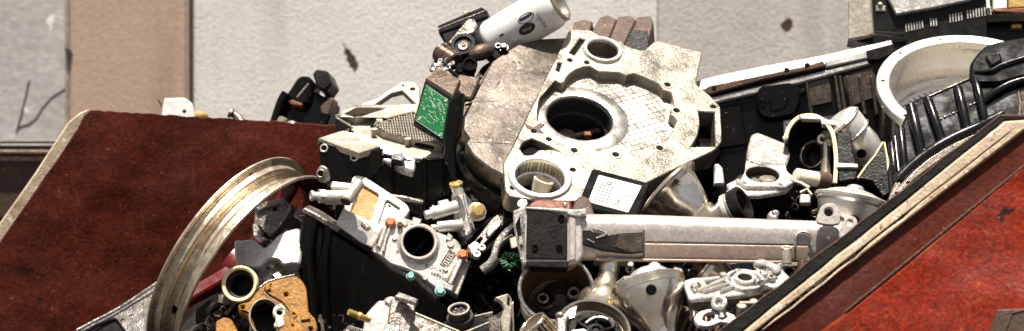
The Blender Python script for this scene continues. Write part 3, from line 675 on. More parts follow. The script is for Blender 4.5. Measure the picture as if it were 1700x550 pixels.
# glossy black strut hanging between board and housing
b = solo('black_strut', 'glossy black strap hanging between the circuit board and the housing', 'strap', 'black_gloss')
g = F(745,240,0.0,(-0.3,-0.95,0.1)); b.pix(g, [(744,168),(768,152),(764,200),(752,250),(757,300),(746,298),(735,262),(737,215)], w0=-14, w1=0, b=3, r=6)
# ================================================================== BEHIND THE FAR WALL
f = F(297,176,0.66,(0.15,-0.95,0.25)); T = thing('plastic_box', 'pale grey box with a dark hole showing above the far red wall', 'box', f)
b = B('case', 'grey_box_plastic', T); b.pix(f, [(264,215),(273,163),(307,162),(320,172),(328,215)], w0=-40, w1=0, b=2, r=3)
b = B('port', 'dark_void', T); b.cyl(f, *f.pp(306,185), 3.6, -4, .6, 16)
b = B('tab', 'dusty_brown_casting', T); b.pix(f, [(261,163),(268,170),(268,178)], w0=-6, w1=0)
f = F(332,190,0.68,(0,-0.8,0.6)); b = solo('amber_lens', 'small rounded amber lens beside the pale grey box', 'lens', 'stained_yellow'); b.ball(f, 0, -4, 0, 14, 9, 9)
f = F(392,192,0.68,(0.2,-0.8,0.5)); b = solo('hose_stub', 'small dark hose stub poking over the far red wall', 'hose', 'dull_grey_casting')
b.ptube([(380,186,.68),(392,192,.68),(404,206,.66)], 7, 14, 4); b.ptube([(381,187,.672),(385,189,.672)], 8.5, 14)

f = F(500,165,0.70,(-0.25,-0.9,0.3)); T = thing('engine_bracket', 'dark glossy brown engine bracket towering above the far red wall', 'engine bracket', f, drop=60)
b = B('body', 'black_gloss', T)
b.pix(f, [(446,215),(451,185),(459,165),(474,155),(484,150),(520,150),(538,160),(554,165),(540,215)], w0=-40, w1=-4, b=5, r=6)
b.pix(f, [(474,158),(492,130),(500,125),(512,126),(520,134),(512,172),(490,178)], w0=-30, w1=8, b=4, r=4)
b.ltube(f, [(*f.pp(456,205),2),(*f.pp(470,172),8),(*f.pp(478,158),8)], 8, 14, smooth=4)
b = B('cap_block', 'dark_oily_casting', T); b.pix(f, [(518,122),(524,114),(543,117),(551,138),(540,152),(526,146)], w0=-24, w1=14, b=4, r=3)
b = B('side_flange', 'dusty_brown_casting', T); b.pix(f, [(530,176),(548,160),(555,165),(546,192),(532,190)], w0=-14, w1=4, b=3, r=4)
b = B('wing_flange', 'black_gloss', T); b.pix(f, [(538,152),(556,164),(541,214),(522,214),(538,185)], w0=-18, w1=1, b=3, r=5)
b = B('orange_patch', 'orange_rust', T); b.pix(f, [(478,168),(484,165),(502,172),(500,177),(482,174)], w0=-4, w1=12, b=2, r=2)
b = B('bright_edge', 'bright_cast_aluminium', T); b.plate(f, band(f.L([(496,165),(515,142)]), 3.2), (), 4, 9.5, 1)
b = B('clamp', 'tarnished_polished_metal', T); b.pix(f, [(448,205),(452,192),(462,190),(476,196),(472,206)], w0=-8, w1=8, b=3, r=3); b.ball(f, *f.pp(486,210), 4, 11, 9, 8)

# ================================================================== MOTORCYCLE RIM
f = F(404,449,0.12,(0.80,-0.34,-0.49)); T = thing('wheel_rim', 'worn aluminium wheel rim with a red inside leaning on the far wall', 'wheel rim', f, drop=190)
RM = 198
b = B('barrel', 'rim_aluminium', T)
b.lathe(f, [(RM-3,-34),(RM,-32),(RM,-29),(RM-6,-27),(RM-11,-24),(RM-12,-20),(RM-11,-13),(RM-13,-11),(RM-20,-9),(RM-26,-4),(RM-26,3),(RM-20,10),(RM-13,13),(RM-11,15),(RM-12,22),(RM-8,26),(RM-6,28),(RM,30),(RM,33),(RM-3,35)], n=140)
b = B('dirt_line', 'rust_dark_brown', T); random.seed(21)
for h, r0 in ((-12.2,RM-11.2),(14.2,RM-11.2),(-26.5,RM-6.5),(27,RM-6.6),(-8.6,RM-20.4)):
    a = 0
    while a < 360:
        w_ = random.expovariate(1/14)+2; q_ = random.uniform(.2,.55); b.lathe(f, [(r0+.5,h-q_),(r0+.9,h),(r0+.5,h+q_)], n=8, a0=a, a1=a+w_); a += w_+random.expovariate(1/5)
b = B('painted_inside', 'red_paint', T)
b.lathe(f, [(RM-3,34),(RM-6,32),(RM-12,24),(RM-15,14),(RM-31,6),(RM-31,-6),(RM-22,-14),(RM-15,-24),(RM-6,-33),(RM-3,-33)], n=140)
b = B('spoke', 'red_paint', T)
for a in (200, 320, 80):
    t = R(a); c, s_ = math.cos(t), math.sin(t)
    b.plate(f, [(c*30-s_*16, s_*30+c*16), (c*(RM-32)-s_*9, s_*(RM-32)+c*9), (c*(RM-32)+s_*9, s_*(RM-32)-c*9), (c*30+s_*16, s_*30-c*16)], (), -12, 8, 3)
b.ring(f, 0, 0, 40, 18, -20, 16)
b = B('valve_hole', 'dark_void', T); vh = (math.atan2(*(f.pp(268,530)[::-1])))
toC = Vector((0,-CAMD,CAMZ))-f.O
for k in range(360):
    t = R(k); q = f.w((RM-26)*math.cos(t), (RM-26)*math.sin(t), -1); D = CAMD+q.y
    if abs(850+q.x*FPX/D-290) < 3 and abs(275-(q.z-CAMZ)*FPX/D-520) < 6:
        b.cyl(f.sub((RM-27)*math.cos(t), (RM-27)*math.sin(t), -1, (math.cos(t), math.sin(t), 0)), 0, 0, 7.5, -2, 2.2, 20); break

# aluminium sheet in the lower left corner
f = F(215,505,0.16,(-0.35,-0.62,0.70)); T = thing('sheet_offcut', 'bent dirty aluminium sheet sticking out left of the wheel rim', 'metal sheet', f, drop=80)
b = B('panel', 'bright_cast_aluminium', T); b.pix(f, [(124,551),(152,537),(196,514),(236,488),(276,460),(300,470),(290,560),(215,560),(205,545),(193,529),(188,527),(160,537),(135,551)], w0=-5, w1=0, b=1.2)
b = B('folded_edge', 'bright_cast_aluminium', T); b.ptube([(128,549,.14),(152,536,.145),(196,513,.15),(236,487,.155),(280,457,.16)], 3, 10, 3)
b = B('underside', 'dark_oily_casting', T); b.pix(f, [(132,553),(160,538),(190,527),(206,545),(216,565),(140,570)], w0=-16, w1=-7)
b = B('slot', 'dark_void', T)
for x, y in ((218,523),(203,531),(240,505),(244,520)): b.plate(f, circ(*f.pp(x,y), 4.5, 10, 1.6, 30), (), -3, .5, .2)
b = B('torn_tab', 'tarnished_polished_metal', T); b.pix(f, [(236,505),(262,490),(266,520),(256,552),(240,552)], w0=-8, w1=4, b=2, r=4)
for k in range(4): b.ptube([(248+k*5,552,.1),(252+k*5,538-k*3,.1),(262+k*3,545,.09)], 1.8, 8, 3)

# bracket inside the rim
f = F(452,360,0.06,(-0.2,-0.92,0.35)); T = thing('casting_bracket', 'small grey cast bracket seen through the wheel rim', 'bracket', f)
b = B('plate', 'dull_grey_casting', T); b.pix(f, [(423,345),(440,335),(470,329),(483,338),(481,350),(462,378),(446,394),(434,378),(420,372)], w0=-26, w1=0, b=2.5, r=4, ph=[[(452,345),(456,343),(459,347),(455,350)]])
b.pix(f, [(423,345),(440,334),(472,328),(476,334),(440,345),(428,352)], w0=-10, w1=8, b=2)
b = B('fin', 'bright_cast_aluminium', T); b.pix(f, [(418,372),(424,370),(436,392),(446,398),(432,402),(420,392)], w0=-8, w1=8, b=2, r=2)

# ================================================================== SADDLE, RING, ORANGE CASTING
f = F(445,415,-0.02,(-0.05,-0.9,0.42)); b = solo('saddle_casting', 'thick grey casting with a saddle shaped notch beside the black tub', 'casting', 'smooth_cast')
b.plate(f, spl(f.L([(389,402),(402,399),(418,397),(430,404),(440,411),(451,402),(463,389),(482,381),(498,381),(500,410),(498,436),(484,438),(470,440),(462,432),(450,430),(441,434),(434,442),(424,446),(408,443),(393,440)]), 3), (), -44, 0, 3)
f = F(462,455,-0.01,(0.0,-0.85,0.5)); T = thing('mount_block', 'plain grey block with a square peg between saddle casting and orange casting', 'block', f)
b = B('body', 'dull_grey_casting', T); b.pix(f, [(425,448),(436,434),(452,430),(468,440),(500,436),(500,480),(420,490)], w0=-30, w1=0, b=2, r=4)
b = B('peg', 'bright_cast_aluminium', T); b.pix(f, [(450,456),(462,449),(470,458),(460,466)], w0=-4, w1=14, b=2); b.ball(f, *f.pp(450,440), 0, 12, 8, 6)
f = F(397,471,-0.10,(-0.12,-0.96,0.22)); T = thing('seal_ring', 'black tube end with a cream and yellow rim beside the wheel rim', 'pipe', f)
b = B('rim', 'yellow_ring', T); b.lathe(f, [(24,-3),(27,0),(29.5,0),(31,-3),(31,-10),(24,-10)], closed=True)
b = B('tube', 'black_rubber', T); b.lathe(f, [(30,-70),(30,-10),(24.5,-3),(22,-6),(21,-12),(19,-14),(19,-60),(0,-60)], n=56)

N = (0.1,-0.88,0.46); f = F(462,510,-0.18,N); T = thing('orange_casting', 'orange brown oil stained casting with a dark bore at the bottom left', 'casting', f)
oo = [(395,506),(404,503),(414,501),(424,488),(432,478),(444,468),(462,463),(489,457),(500,464),(508,476),(511,500),(512,517),(524,530),(527,545),(524,575),(420,575),(424,552),(417,530),(408,521),(398,518)]
b = B('plate', 'wet_orange_metal', T); b.plate(f, rnd(f.L(oo), 4), [circ(*f.pp(441,527), 26, 30, 34, 10)]+holes(f, [(403,510),(475,489),(516,546)], 3.4), -18, 0, 2)
b = B('bore_wall', 'dark_oily_casting', T); u, v = f.pp(441,527); b.loft(f, [(circ(u,v,27,30,35,10),-14),(circ(u,v,22,30,29,10),-60)], cap=False); b.plate(f, circ(u,v,28,30,36,10), (), -64, -56)
b = B('bore_lip', 'tarnished_polished_metal', T); b.plate(f, circ(u,v,27.5,30,35,10), [circ(u,v,24.5,30,32,10)], -12, 1.4, .8)
b = B('raised_rib', 'wet_orange_metal', T); b.plate(f, band(f.L([(449,470),(440,484),(452,490),(470,500),(482,515),(486,540)]),5), (), -2, 3, 1); b.pix(f, [(498,522),(512,520),(516,530),(500,532)], w0=-2, w1=4, r=2)
b.ring(f, *f.pp(488,523), 5.5, 3.2, -1, 2.5, 18); b.pix(f, [(438,476),(447,470),(450,480),(441,484)], w0=-2, w1=7, b=2)
b = B('top_edge', 'bright_cast_aluminium', T); b.plate(f, band(f.L([(431,477),(444,467),(462,462),(489,456)]),2.6), (), -16, .8, .6)
f = F(462,520,-0.24,(0.2,-0.9,0.4)); b = solo('cream_clip', 'cream plastic clip with a black hole lying over the orange casting bore', 'clip', 'cream_plastic')
b.plate(f, spl(f.L([(456,510),(464,506),(472,510),(474,520),(470,530),(472,540),(462,545),(455,541),(458,530),(453,521)]),3), [circ(*f.pp(464,519), 5.6, 18)], -6, 3, 1.5)
b2 = B('clip_hole', 'dark_void', b); b2.cyl(f, *f.pp(464,519), 6.2, -8, -5, 18)
f = F(375,535,-0.2,(-0.1,-0.85,0.5)); b = solo('rusty_block', 'small orange rusty block at the bottom edge beside the wheel rim', 'block', 'wet_orange_metal')
b.pix(f, [(358,533),(372,526),(384,530),(394,548),(392,575),(358,575)], w0=-16, w1=0, b=2, r=3)
b = solo('thin_wire', 'thin straight wire crossing the orange casting', 'wire', 'tarnished_polished_metal'); b.ptube([(430,478,-.21),(462,507,-.27),(482,522,-.27),(512,549,-.27)], .9, 6)
b = solo('bent_wire', 'white hooked wire standing in front of the black tub', 'wire', 'bright_cast_aluminium'); b.ptube([(540,560,-.3),(536,540,-.3),(532,522,-.3),(530,523,-.3),(534,545,-.3),(534,560,-.3)], 1.1, 6)

# ================================================================== BLACK TUB
f = F(620,440,-0.02,(-0.12,-0.98,-0.12)); T = thing('black_tub', 'large glossy black plastic tub with a pale upper edge', 'tub', f, drop=130)
b = B('shell', 'scuffed_black', T)
b.pix(f, [(506,352),(560,384),(660,446),(752,504),(740,560),(720,640),(520,640),(500,520),(497,430),(500,380)], w0=-40, w1=0, b=9, r=14)
b.ltube(f, [(*f.pp(517,362),-4),(*f.pp(511,400),0),(*f.pp(510,450),0),(*f.pp(516,500),0),(*f.pp(524,570),0)], 15, 20, smooth=4)
b.ltube(f, [(*f.pp(545,372),-3),(*f.pp(540,420),2),(*f.pp(538,470),2),(*f.pp(545,570),0)], 9, 16, smooth=4)
b = B('upper_edge', 'dull_grey_casting', T); b.plate(f, rnd(f.L([(503,346),(508,345),(530,356),(566,380),(562,387),(530,367),(502,352)]),2), (), -30, 6, 2)
b = B('edge_lip', 'black_plastic', T); b.plate(f, f.L([(564,380),(662,438),(756,497),(752,505),(658,448),(562,388)]), (), -30, 6, 2)

# ================================================================== GEAR COVER WITH YELLOW STAIN
f = F(630,345,0.0,(0.02,-0.88,0.47)); T = thing('pump_cover', 'pale cast cover with a yellow stained panel above the black tub', 'cover', f)
b = B('body', 'smooth_cast', T)
b.pix(f, [(585,294),(592,290),(606,293),(640,315),(676,339),(681,349),(676,360),(668,372),(626,384),(600,372),(578,352),(570,345)], w0=-34, w1=-7, b=3, r=5)
b = B('skirt', 'smooth_cast', T); b.pix(F(600,375,-.02,(-.1,-.95,.3)), [(570,345),(584,352),(626,383),(640,372),(618,412),(596,402),(556,374)], w0=-24, w1=0, b=2, r=3)
b = B('frame', 'white_cast', T)
b.plate(f, rnd(f.L([(585,294),(592,290),(606,293),(640,315),(676,339),(681,349),(674,360),(630,388),(570,346)]),5), [rnd(f.L([(600,306),(629,323),(614,368),(582,350)]),4), rnd(f.L([(642,332),(664,346),(650,362),(628,372)]),3)], -10, 0, 2)
b = B('stained_panel', 'stained_yellow', T); b.pix(f, [(597,302),(633,321),(617,372),(578,352)], w0=-9, w1=-5)
b = B('pale_panel', 'bright_cast_aluminium', T); b.pix(f, [(638,328),(668,345),(652,366),(624,376)], w0=-9, w1=-4.5)
b = B('arrow_mark', 'dark_void', T); b.pix(f, [(644,338),(650,343),(645,344)], w0=-5, w1=-4, b=.1)
b = B('side_tube', 'smooth_cast', T)
b.ptube([(590,326,-.03),(560,328,-.04),(541,328,-.05)], 12, 20); b.box(F(568,307,-.03,(0,-.8,.6),-8), -19, 17, -7, 7, -12, 0, 3, 4)
b = B('drain_tube', 'dusty_pale_casting', T); b.ptube([(596,304,-.05),(584,322,-.07),(574,334,-.085)], 10, 18)
b = B('drain_opening', 'rust_dark_brown', T); q = F(573.5,335,-.087,(-.45,-.55,-.7)); b.ring(q, 0, 0, 9.5, 6, -2, 1.5, 24); b.cyl(q, 0, 0, 6.5, -3, 0)
b = B('hex_fitting', 'machined_aluminium', T); q = F(532,326,-.055,(-.93,-.35,0.05)); b.hexa(q, 0, 0, 13, -7, 3); b.cyl(q, 0, 0, 7, 3, 14); b.ring(q, 0, 0, 9, 4, 13, 17, 20); b.cyl(q, 0, 0, 10, -14, -7)
b = B('relief_text', 'dull_grey_casting', T); q = F(600,388,-.021,(-.1,-.95,.3),52)
for k in range(5): b.box(q, -14+k*6, -10+k*6, -5, -4, -.5, 1, .2); b.box(q, -14+k*6, -13+k*6, -5, 2, -.5, 1, .2); b.box(q, -14+k*6, -10+k*6, 1.4, 2.4, -.5, 1, .2)
b = B('bolt_end', 'tarnished_polished_metal', T); b.ptube([(604,372,-.06),(611,380,-.07)], 6, 14)

# ================================================================== THROTTLE BODY
f = F(695,405,-0.06,(0.06,-0.93,0.36)); T = thing('throttle_body', 'pale cast body with a round black bore and orange bolts', 'throttle body', f)
pl = [(638,386),(642,366),(648,360),(664,359),(682,365),(697,370),(712,377),(723,384),(740,390),(757,397),(765,407),(767,424),(752,450),(738,474),(731,486),(720,476),(707,466),(693,455),(675,447),(649,439),(622,418),(627,404)]
b = B('plate', 'smooth_cast', T); b.plate(f, rnd(f.L(pl),4), [circ(*f.pp(695,405), 26, 40)], -26, 0, 2.5)
b = B('lower_step', 'dull_grey_casting', T); b.pix(f, [(616,416),(624,402),(640,432),(676,452),(694,458),(732,490),(724,496),(690,466),(650,448)], w0=-40, w1=-12, b=2)
b = B('base_plate', 'dusty_pale_casting', T); b.pix(f, [(764,428),(782,433),(760,491),(738,478)], w0=-30, w1=-9, b=1.5)
b = B('edge_rail', 'smooth_cast', T)
b.plate(f, band(f.L([(766,430),(746,474)]),8), (), -4, 5, 2); b.plate(f, band(f.L([(640,378),(628,412)]),7), (), -4, 6, 2); b.plate(f, band(f.L([(652,364),(640,398),(636,420)]),4), (), -2, 7, 1.5)
b = B('bore_ring', 'painted_pale_metal', T); u, v = f.pp(695,405); b.lathe(f, [(25.5,-30),(25.5,9),(27,11),(30,11),(31.5,9),(32,3),(36,0),(37,-4),(33,-30)], u, v, closed=True, n=64)
b = B('bore', 'dark_void', T); b.lathe(f, [(25.4,7),(24.8,-40),(0,-40)], u, v)
b = B('throttle_shaft', 'dark_oily_casting', T); b.ltube(f, [(u-20,v-20,-24),(u+18,v+20,-24)], 2.5)
b = B('orange_bolt', 'copper_bolt', T); x = f.pp(648,371); b.bolt(f, *x, 7.5, 2, 9)
b = B('orange_bolt', 'copper_bolt', T); x = f.pp(768,424); b.bolt(f, *x, 7.5, 0, 9)
b = B('teal_bolt', 'teal_bolt', T); x = f.pp(682,457); b.bolt(f, *x, 6, -8, 8)
b = B('teal_bolt', 'teal_bolt', T); x = f.pp(731,483); b.bolt(f, *x, 7.5, -2, 8)
b = B('cast_frame', 'dull_grey_casting', T); q = f.at(743,430,0); q = f.sub(*f.pp(744,430),0,None,58)
o = rect(-15,15,-7,7); b.plate(q, o, [rect(-13.6,13.6,-5.6,5.6)], -1, 1.6, .5)
for k in (-9, 0, 9): b.plate(q, rect(k-3,k+3,-4,4), [rect(k-1.7,k+1.7,-2.7,2.7)], -1, 1.4, .4)
b = B('relief_mark', 'dull_grey_casting', T); random.seed(8)
for x0, y0, rr, n in ((706,440,-22,7),(716,452,-28,6),(658,418,-18,6)):
    q = f.sub(*f.pp(x0,y0),0,None,rr)
    for k in range(n): b.box(q, k*5, k*5+3.4, random.uniform(-3,0), random.uniform(1,3), -.5, .8, .2)
b = B('boss', 'smooth_cast', T)
for x, y, r in ((748,406,6),(655,396,4.5),(740,448,4),(748,470,4),(706,462,4.5),(672,371,5)): b.cyl(f, *f.pp(x,y), r, -3, 3, 18)
b.pix(f, [(686,360),(700,364),(696,376),(682,372)], w0=-10, w1=4, b=1.5); b.pix(f, [(744,386),(752,392),(748,402),(740,398)], w0=-10, w1=4, b=1.5); b.pix(f, [(738,468),(754,474),(750,484),(736,478)], w0=-8, w1=4, b=1.5)
b = B('brown_stud', 'rust_dark_brown', T); b.cyl(f, *f.pp(664,375), 4.5, -2, 9, 16)

# ================================================================== PUMP WITH BRASS HEX
f = F(760,350,0.0,(0.05,-0.95,0.3)); T = thing('fuel_pump', 'small grey pump with a brass hex cap and two stub cylinders', 'pump', f)
b = B('body', 'smooth_cast', T); b.pix(f, [(749,322),(768,317),(776,330),(789,383),(784,392),(768,394),(757,372)], w0=-34, w1=0, b=3, r=4)
b.plate(f, band(f.L([(757,325),(770,385)]),5), (), -2, 6, 2); b.plate(f, band(f.L([(770,322),(784,384)]),4), (), -2, 5, 1.5)
b.pix(f, [(768,322),(790,318),(800,326),(798,340),(776,350)], w0=-30, w1=-8, b=2, r=4)
b = B('stub_cylinder', 'machined_aluminium', T); b.ptube([(758,343,-.02),(735,350,-.03),(716,355,-.035)], 11, 20); b.ptube([(718,354.5,-.035),(706,358,-.04)], 7.5, 16)
b.ptube([(724,352,-.033),(721,353,-.033)], 12.5, 20)
b = B('stub_cylinder', 'machined_aluminium', T); b.ptube([(766,374,-.02),(746,375,-.03),(726,377,-.035)], 10, 20); b.ptube([(728,377,-.035),(716,379,-.04)], 6, 16)
b = B('top_pipe', 'machined_aluminium', T); b.ptube([(762,324,-.01),(757,308,-.01)], 10, 20)
b = B('brass_collar', 'brass', T); q = F(757,306,-.01,(-.15,-.35,.93)); b.ring(q, 0, 0, 11.5, 7, -3, 3, 24); b.cyl(q, 0, 0, 7, 0, 4)
b = B('brass_hex', 'brass', T); q = F(793,351,-.045,(.25,-.93,.2)); b.hexa(q, 0, 0, 13, -2, 7, 12, 2); b.cyl(q, 0, 0, 9, 6, 8.5)
b = B('washer', 'machined_aluminium', T); b.cyl(q, 0, 0, 16, -7, -2, b=1.5); b.cyl(q, 0, 0, 13, -24, -7)
b = B('eye_lug', 'dull_grey_casting', T); b.ring(f, *f.pp(791,325), 10, 4.5, -12, 2, 24)
b = B('screw', 'machined_aluminium', T)
for x, y in ((754,326),(763,352),(780,386)): b.cyl(f, *f.pp(x,y), 3.6, 0, 5, 14)
b.pix(f, [(726,334),(744,330),(748,340),(730,344)], w0=-10, w1=4, b=2, r=3)

# ================================================================== HINGE CLAMPS AND GREEN COIL
f = F(822,395,-0.05,(0.15,-0.85,0.5)); T = thing('linkage_clamp', 'slotted metal linkage with socket screws left of the swing arm end', 'linkage', f)
b = B('bar', 'dull_grey_casting', T); b.plate(f, rnd(f.L([(781,409),(818,362),(838,347),(850,351),(842,366),(806,402),(790,418)]),3), [rnd(f.L([(832,360),(842,350),(846,353),(836,363)]),1.5), rnd(f.L([(788,404),(798,393),(802,396),(792,408)]),1.5)], -8, 0, 1.2)
b = B('block', 'bright_cast_aluminium', T); b.pix(f, [(806,385),(828,361),(836,370),(812,394)], w0=-4, w1=7, b=2, r=2); b.pix(f, [(776,408),(790,398),(800,408),(784,424)], w0=-10, w1=5, b=2, r=2)
b = B('rail', 'black_gloss', T); b.plate(f, band(f.L([(770,402),(806,366),(832,353)]),7), (), -16, -6, 2); b.plate(f, band(f.L([(796,424),(838,384),(856,360)]),8), (), -14, -2, 2)
b = B('screw', 'machined_aluminium', T)
for x, y in ((837,379),(799.5,413),(791,424)): u, v = f.pp(x,y); b.ring(f, u, v, 6.5, 3, -4, 6, 20); b.cyl(f, u, v, 3.2, -3, 3)
f = F(846,435,-0.10,(-0.2,-0.9,0.35)); T = thing('green_coil', 'round motor coil with dark green windings in a pale curved clip', 'coil', f)
b = B('winding', 'coil_green', T); random.seed(4)
for k in range(70):
    t = random.uniform(0, 6.28); r0 = random.uniform(4,10); r1 = random.uniform(13,19); h = random.uniform(-8,6); t2 = t+random.uniform(-.3,.3)
    b.ltube(f, [(r0*math.cos(t), r0*math.sin(t), h),(r1*.8*math.cos(t2), r1*.8*math.sin(t2), h+5),(r1*math.cos(t2), r1*math.sin(t2), h-8)], random.uniform(1.2,2.4), 6)
b = B('core', 'dark_void', T); b.cyl(f, 0, 0, 19, -24, -4)
b = B('clip', 'bright_cast_aluminium', T); b.plate(f, band(spl(f.L([(812,442),(820,424),(826,404),(838,388),(856,372),(868,365)]),4,False),10), (), -8, 4, 2)
b.plate(f, band(spl(f.L([(824,432),(827,415),(836,402),(852,392)]),4,False),5), (), -6, 7, 2); b.ptube([(824,428,-.12),(815,440,-.12),(801,450,-.12)], 9, 18)
b = B('cream_hose', 'cream_plastic', T)
for k in range(4): b.ptube([(850+k*5,396-k*2,-.14),(853+k*5,412-k*2,-.145)], 4.4, 12)
b = solo('loose_wires', 'few thin stiff wires sticking up beside the slotted linkage', 'wires', 'bright_cast_aluminium')
for x0, y0, x1, y1 in ((826,333,838,350),(848,336,856,348),(853,334,862,350),(858,338,866,352),(842,352,830,372)): b.ptube([(x0,y0,0),(x1,y1,-.05)], .9, 6)

# ================================================================== BOTTOM: ALTERNATOR, CONNECTOR, BRACKET
f = F(660,530,-0.28,(-0.25,-0.85,0.45)); T = thing('alternator_housing', 'pale grey alternator housing with a threaded brass stud at the bottom', 'alternator', f)
b = B('end_cover', 'smooth_cast', T); b.pix(f, [(596,575),(606,522),(616,510),(628,498),(636,499),(640,493),(650,491),(657,495),(652,530),(644,575)], w0=-30, w1=0, b=3, r=4)
b.pix(f, [(636,500),(644,492),(652,494),(646,506)], w0=-2, w1=5, b=2, r=3)
g2 = F(700,535,-0.29,(0.15,-0.88,0.45)); b = B('body', 'dull_grey_casting', T); b.pix(g2, [(652,500),(690,518),(740,540),(790,566),(790,590),(640,590),(646,530)], w0=-40, w1=0, b=2, r=3)
b = B('body_edge', 'dusty_pale_casting', T); b.plate(g2, band(g2.L([(684,518),(762,551),(780,560)]),4), (), -6, 2, 1)
b = B('terminal_block', 'dull_grey_casting', T); b.pix(g2, [(662,491),(691,500),(688,518),(663,506)], w0=-20, w1=12, b=2, r=1.5); b.pix(g2, [(648,503),(662,500),(688,518),(678,560),(660,560),(644,535)], w0=-10, w1=7, b=2, r=2)
b = B('block_top', 'bright_cast_aluminium', T); b.pix(F(672,490,-.3,(0,-.4,.9)), [(655,492),(662,484),(694,496),(690,502),(662,492)], w0=-8, w1=0, b=1.5)
b = B('label_plate', 'bright_cast_aluminium', T); b.pix(g2, [(640,537),(664,540),(660,560),(634,560)], w0=0, w1=9, b=1)
b = B('stud', 'brass', T); b.ptube([(579,518,-.33),(596,525,-.32),(612,531,-.30)], 5.5, 16); b.ptube([(594,524,-.32),(599,526,-.32)], 7, 16)
b = B('stub', 'bright_cast_aluminium', T); b.ptube([(578,546,-.33),(608,556,-.31)], 7, 16); b.ptube([(572,552,-.33),(600,562,-.31)], 6, 16)
f = F(765,535,-0.24,(-0.12,-0.5,0.86)); T = thing('round_connector', 'black round plug connector with pin holes on a flat flange', 'connector', f)
b = B('flange', 'black_plastic', T); b.pix(f, [(722,545),(745,528),(790,520),(812,530),(815,560),(760,572),(720,568)], w0=-8, w1=0, b=2, r=4)
b = B('flange_edge', 'dusty_pale_casting', T); b.plate(f, band(f.L([(766,556),(812,537)]),3), (), -4, 3, .8); b.plate(f, band(f.L([(788,527),(818,520)]),3), (), -4, 3, .8)
b = B('socket', 'black_rubber', T); b.ring(f, 0, 0, 23, 14, 0, 12); b.ring(f, 0, 0, 18, 13, 10, 27); b.cyl(f, 0, 0, 14, 0, 21)
b = B('socket_rim', 'dusty_pale_casting', T); b.ring(f, 0, 0, 18.6, 15, 25, 28)
b = B('pin', 'bright_cast_aluminium', T)
for k in range(5): b.cyl(f, 8*math.cos(k*1.25), 8*math.sin(k*1.25), 2, 18, 24, 10)
f = F(830,525,-0.25,(-0.4,-0.85,0.35)); T = thing('angle_bracket', 'folded grey mounting bracket with a slotted ear between connector and round cup', 'bracket', f)
b = B('web', 'dull_grey_casting', T); b.pix(f, [(800,532),(826,521),(836,512),(840,535),(844,590),(806,590)], w0=-10, w1=0, b=2, r=2)
b = B('ear', 'dusty_pale_casting', T); g2 = F(842,515,-.26,(.25,-.9,.35)); b.pix(g2, [(822,494),(843,487),(850,495),(850,515),(846,560),(838,575),(832,530),(838,512),(833,502)], w0=-8, w1=2, b=2, r=2, ph=[[(843,492),(847,496),(847,510),(843,506)]])
b.pix(F(851,535,-.24,(.5,-.8,.2)), [(846,510),(853,500),(856,590),(842,590)], w0=-8, w1=0, b=1.5)
# ================================================================== LABEL PLATE UNIT
f = F(1018,320,-0.09,(0.08,-0.72,0.69)); T = thing('control_unit', 'flat black unit with a pale embossed plate and a grid of small marks', 'control unit', f)
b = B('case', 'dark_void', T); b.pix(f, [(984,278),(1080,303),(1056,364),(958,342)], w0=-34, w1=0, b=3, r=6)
b = B('plate', 'grey_box_plastic', T); pq = [(994,290),(1066,308.5),(1043,353),(976,335)]; b.pix(f, pq, w0=-2, w1=2.5, b=.8, r=2)
q = f.L(pq, 2.5)
def bp(s, t):
    a = Vector(q[0])*(1-s)+Vector(q[1])*s; c = Vector(q[3])*(1-s)+Vector(q[2])*s; return a*(1-t)+c*t
b = B('emboss_mark', 'ink_black', T); random.seed(6)
def mk(s0, s1, t0, t1, w=3.0): b.plate(f, [tuple(bp(s0,t0)), tuple(bp(s1,t0)), tuple(bp(s1,t1)), tuple(bp(s0,t1))], (), 1.5, w, .1)
for r in range(6):
    for c in range(4):
        s, t = .12+c*.085, .30+r*.105
        mk(s, s+.042, t, t+.035); mk(s+.022, s+.05, t+.03, t+.055)
mk(.13,.20,.17,.19); mk(.13,.145,.19,.25); mk(.19,.20,.19,.25); mk(.25,.37,.14,.16); mk(.25,.265,.16,.27); mk(.27,.37,.22,.27); mk(.31,.34,.16,.22)
def stamp(txt, s, t, sz, rot):
    p = bp(s, t); b.text(f, txt, p.x, p.y, sz, 2.8, rot, .5)
b = B('stamped_figure', 'ink_grey', T)
for k in range(8): mk(.56+random.uniform(0,.02), .60+random.uniform(0,.03), .18+k*.065, .205+k*.065)
for k in range(3): mk(.76+k*.05, .785+k*.05, .38, .54); mk(.76+k*.05, .80+k*.05, .44, .47)
b.ring(f, *bp(.80,.80), 6, 5, 1.5, 3, 24)
b = B('stamped_bar', 'ink_black', T); mk(.60,.70,.70,.72); mk(.60,.615,.72,.86); mk(.60,.72,.85,.87); mk(.66,.69,.62,.82); mk(.635,.65,.75,.83)

# ================================================================== SWING ARM
f = F(1150,400,-0.34,(0.0,-0.97,0.24)); T = thing('swing_arm', 'long pale metal swing arm lying level across the front of the heap', 'swing arm', f, drop=90)
ax = F(1150,400,-0.34,(1,0,-0.012)); 
def sect(r0, z0, z1, y0, y1):  # rounded section in the frame across the arm: u = depth axis, v = up
    return rnd(rect(y0, y1, z0, z1), r0, 5)
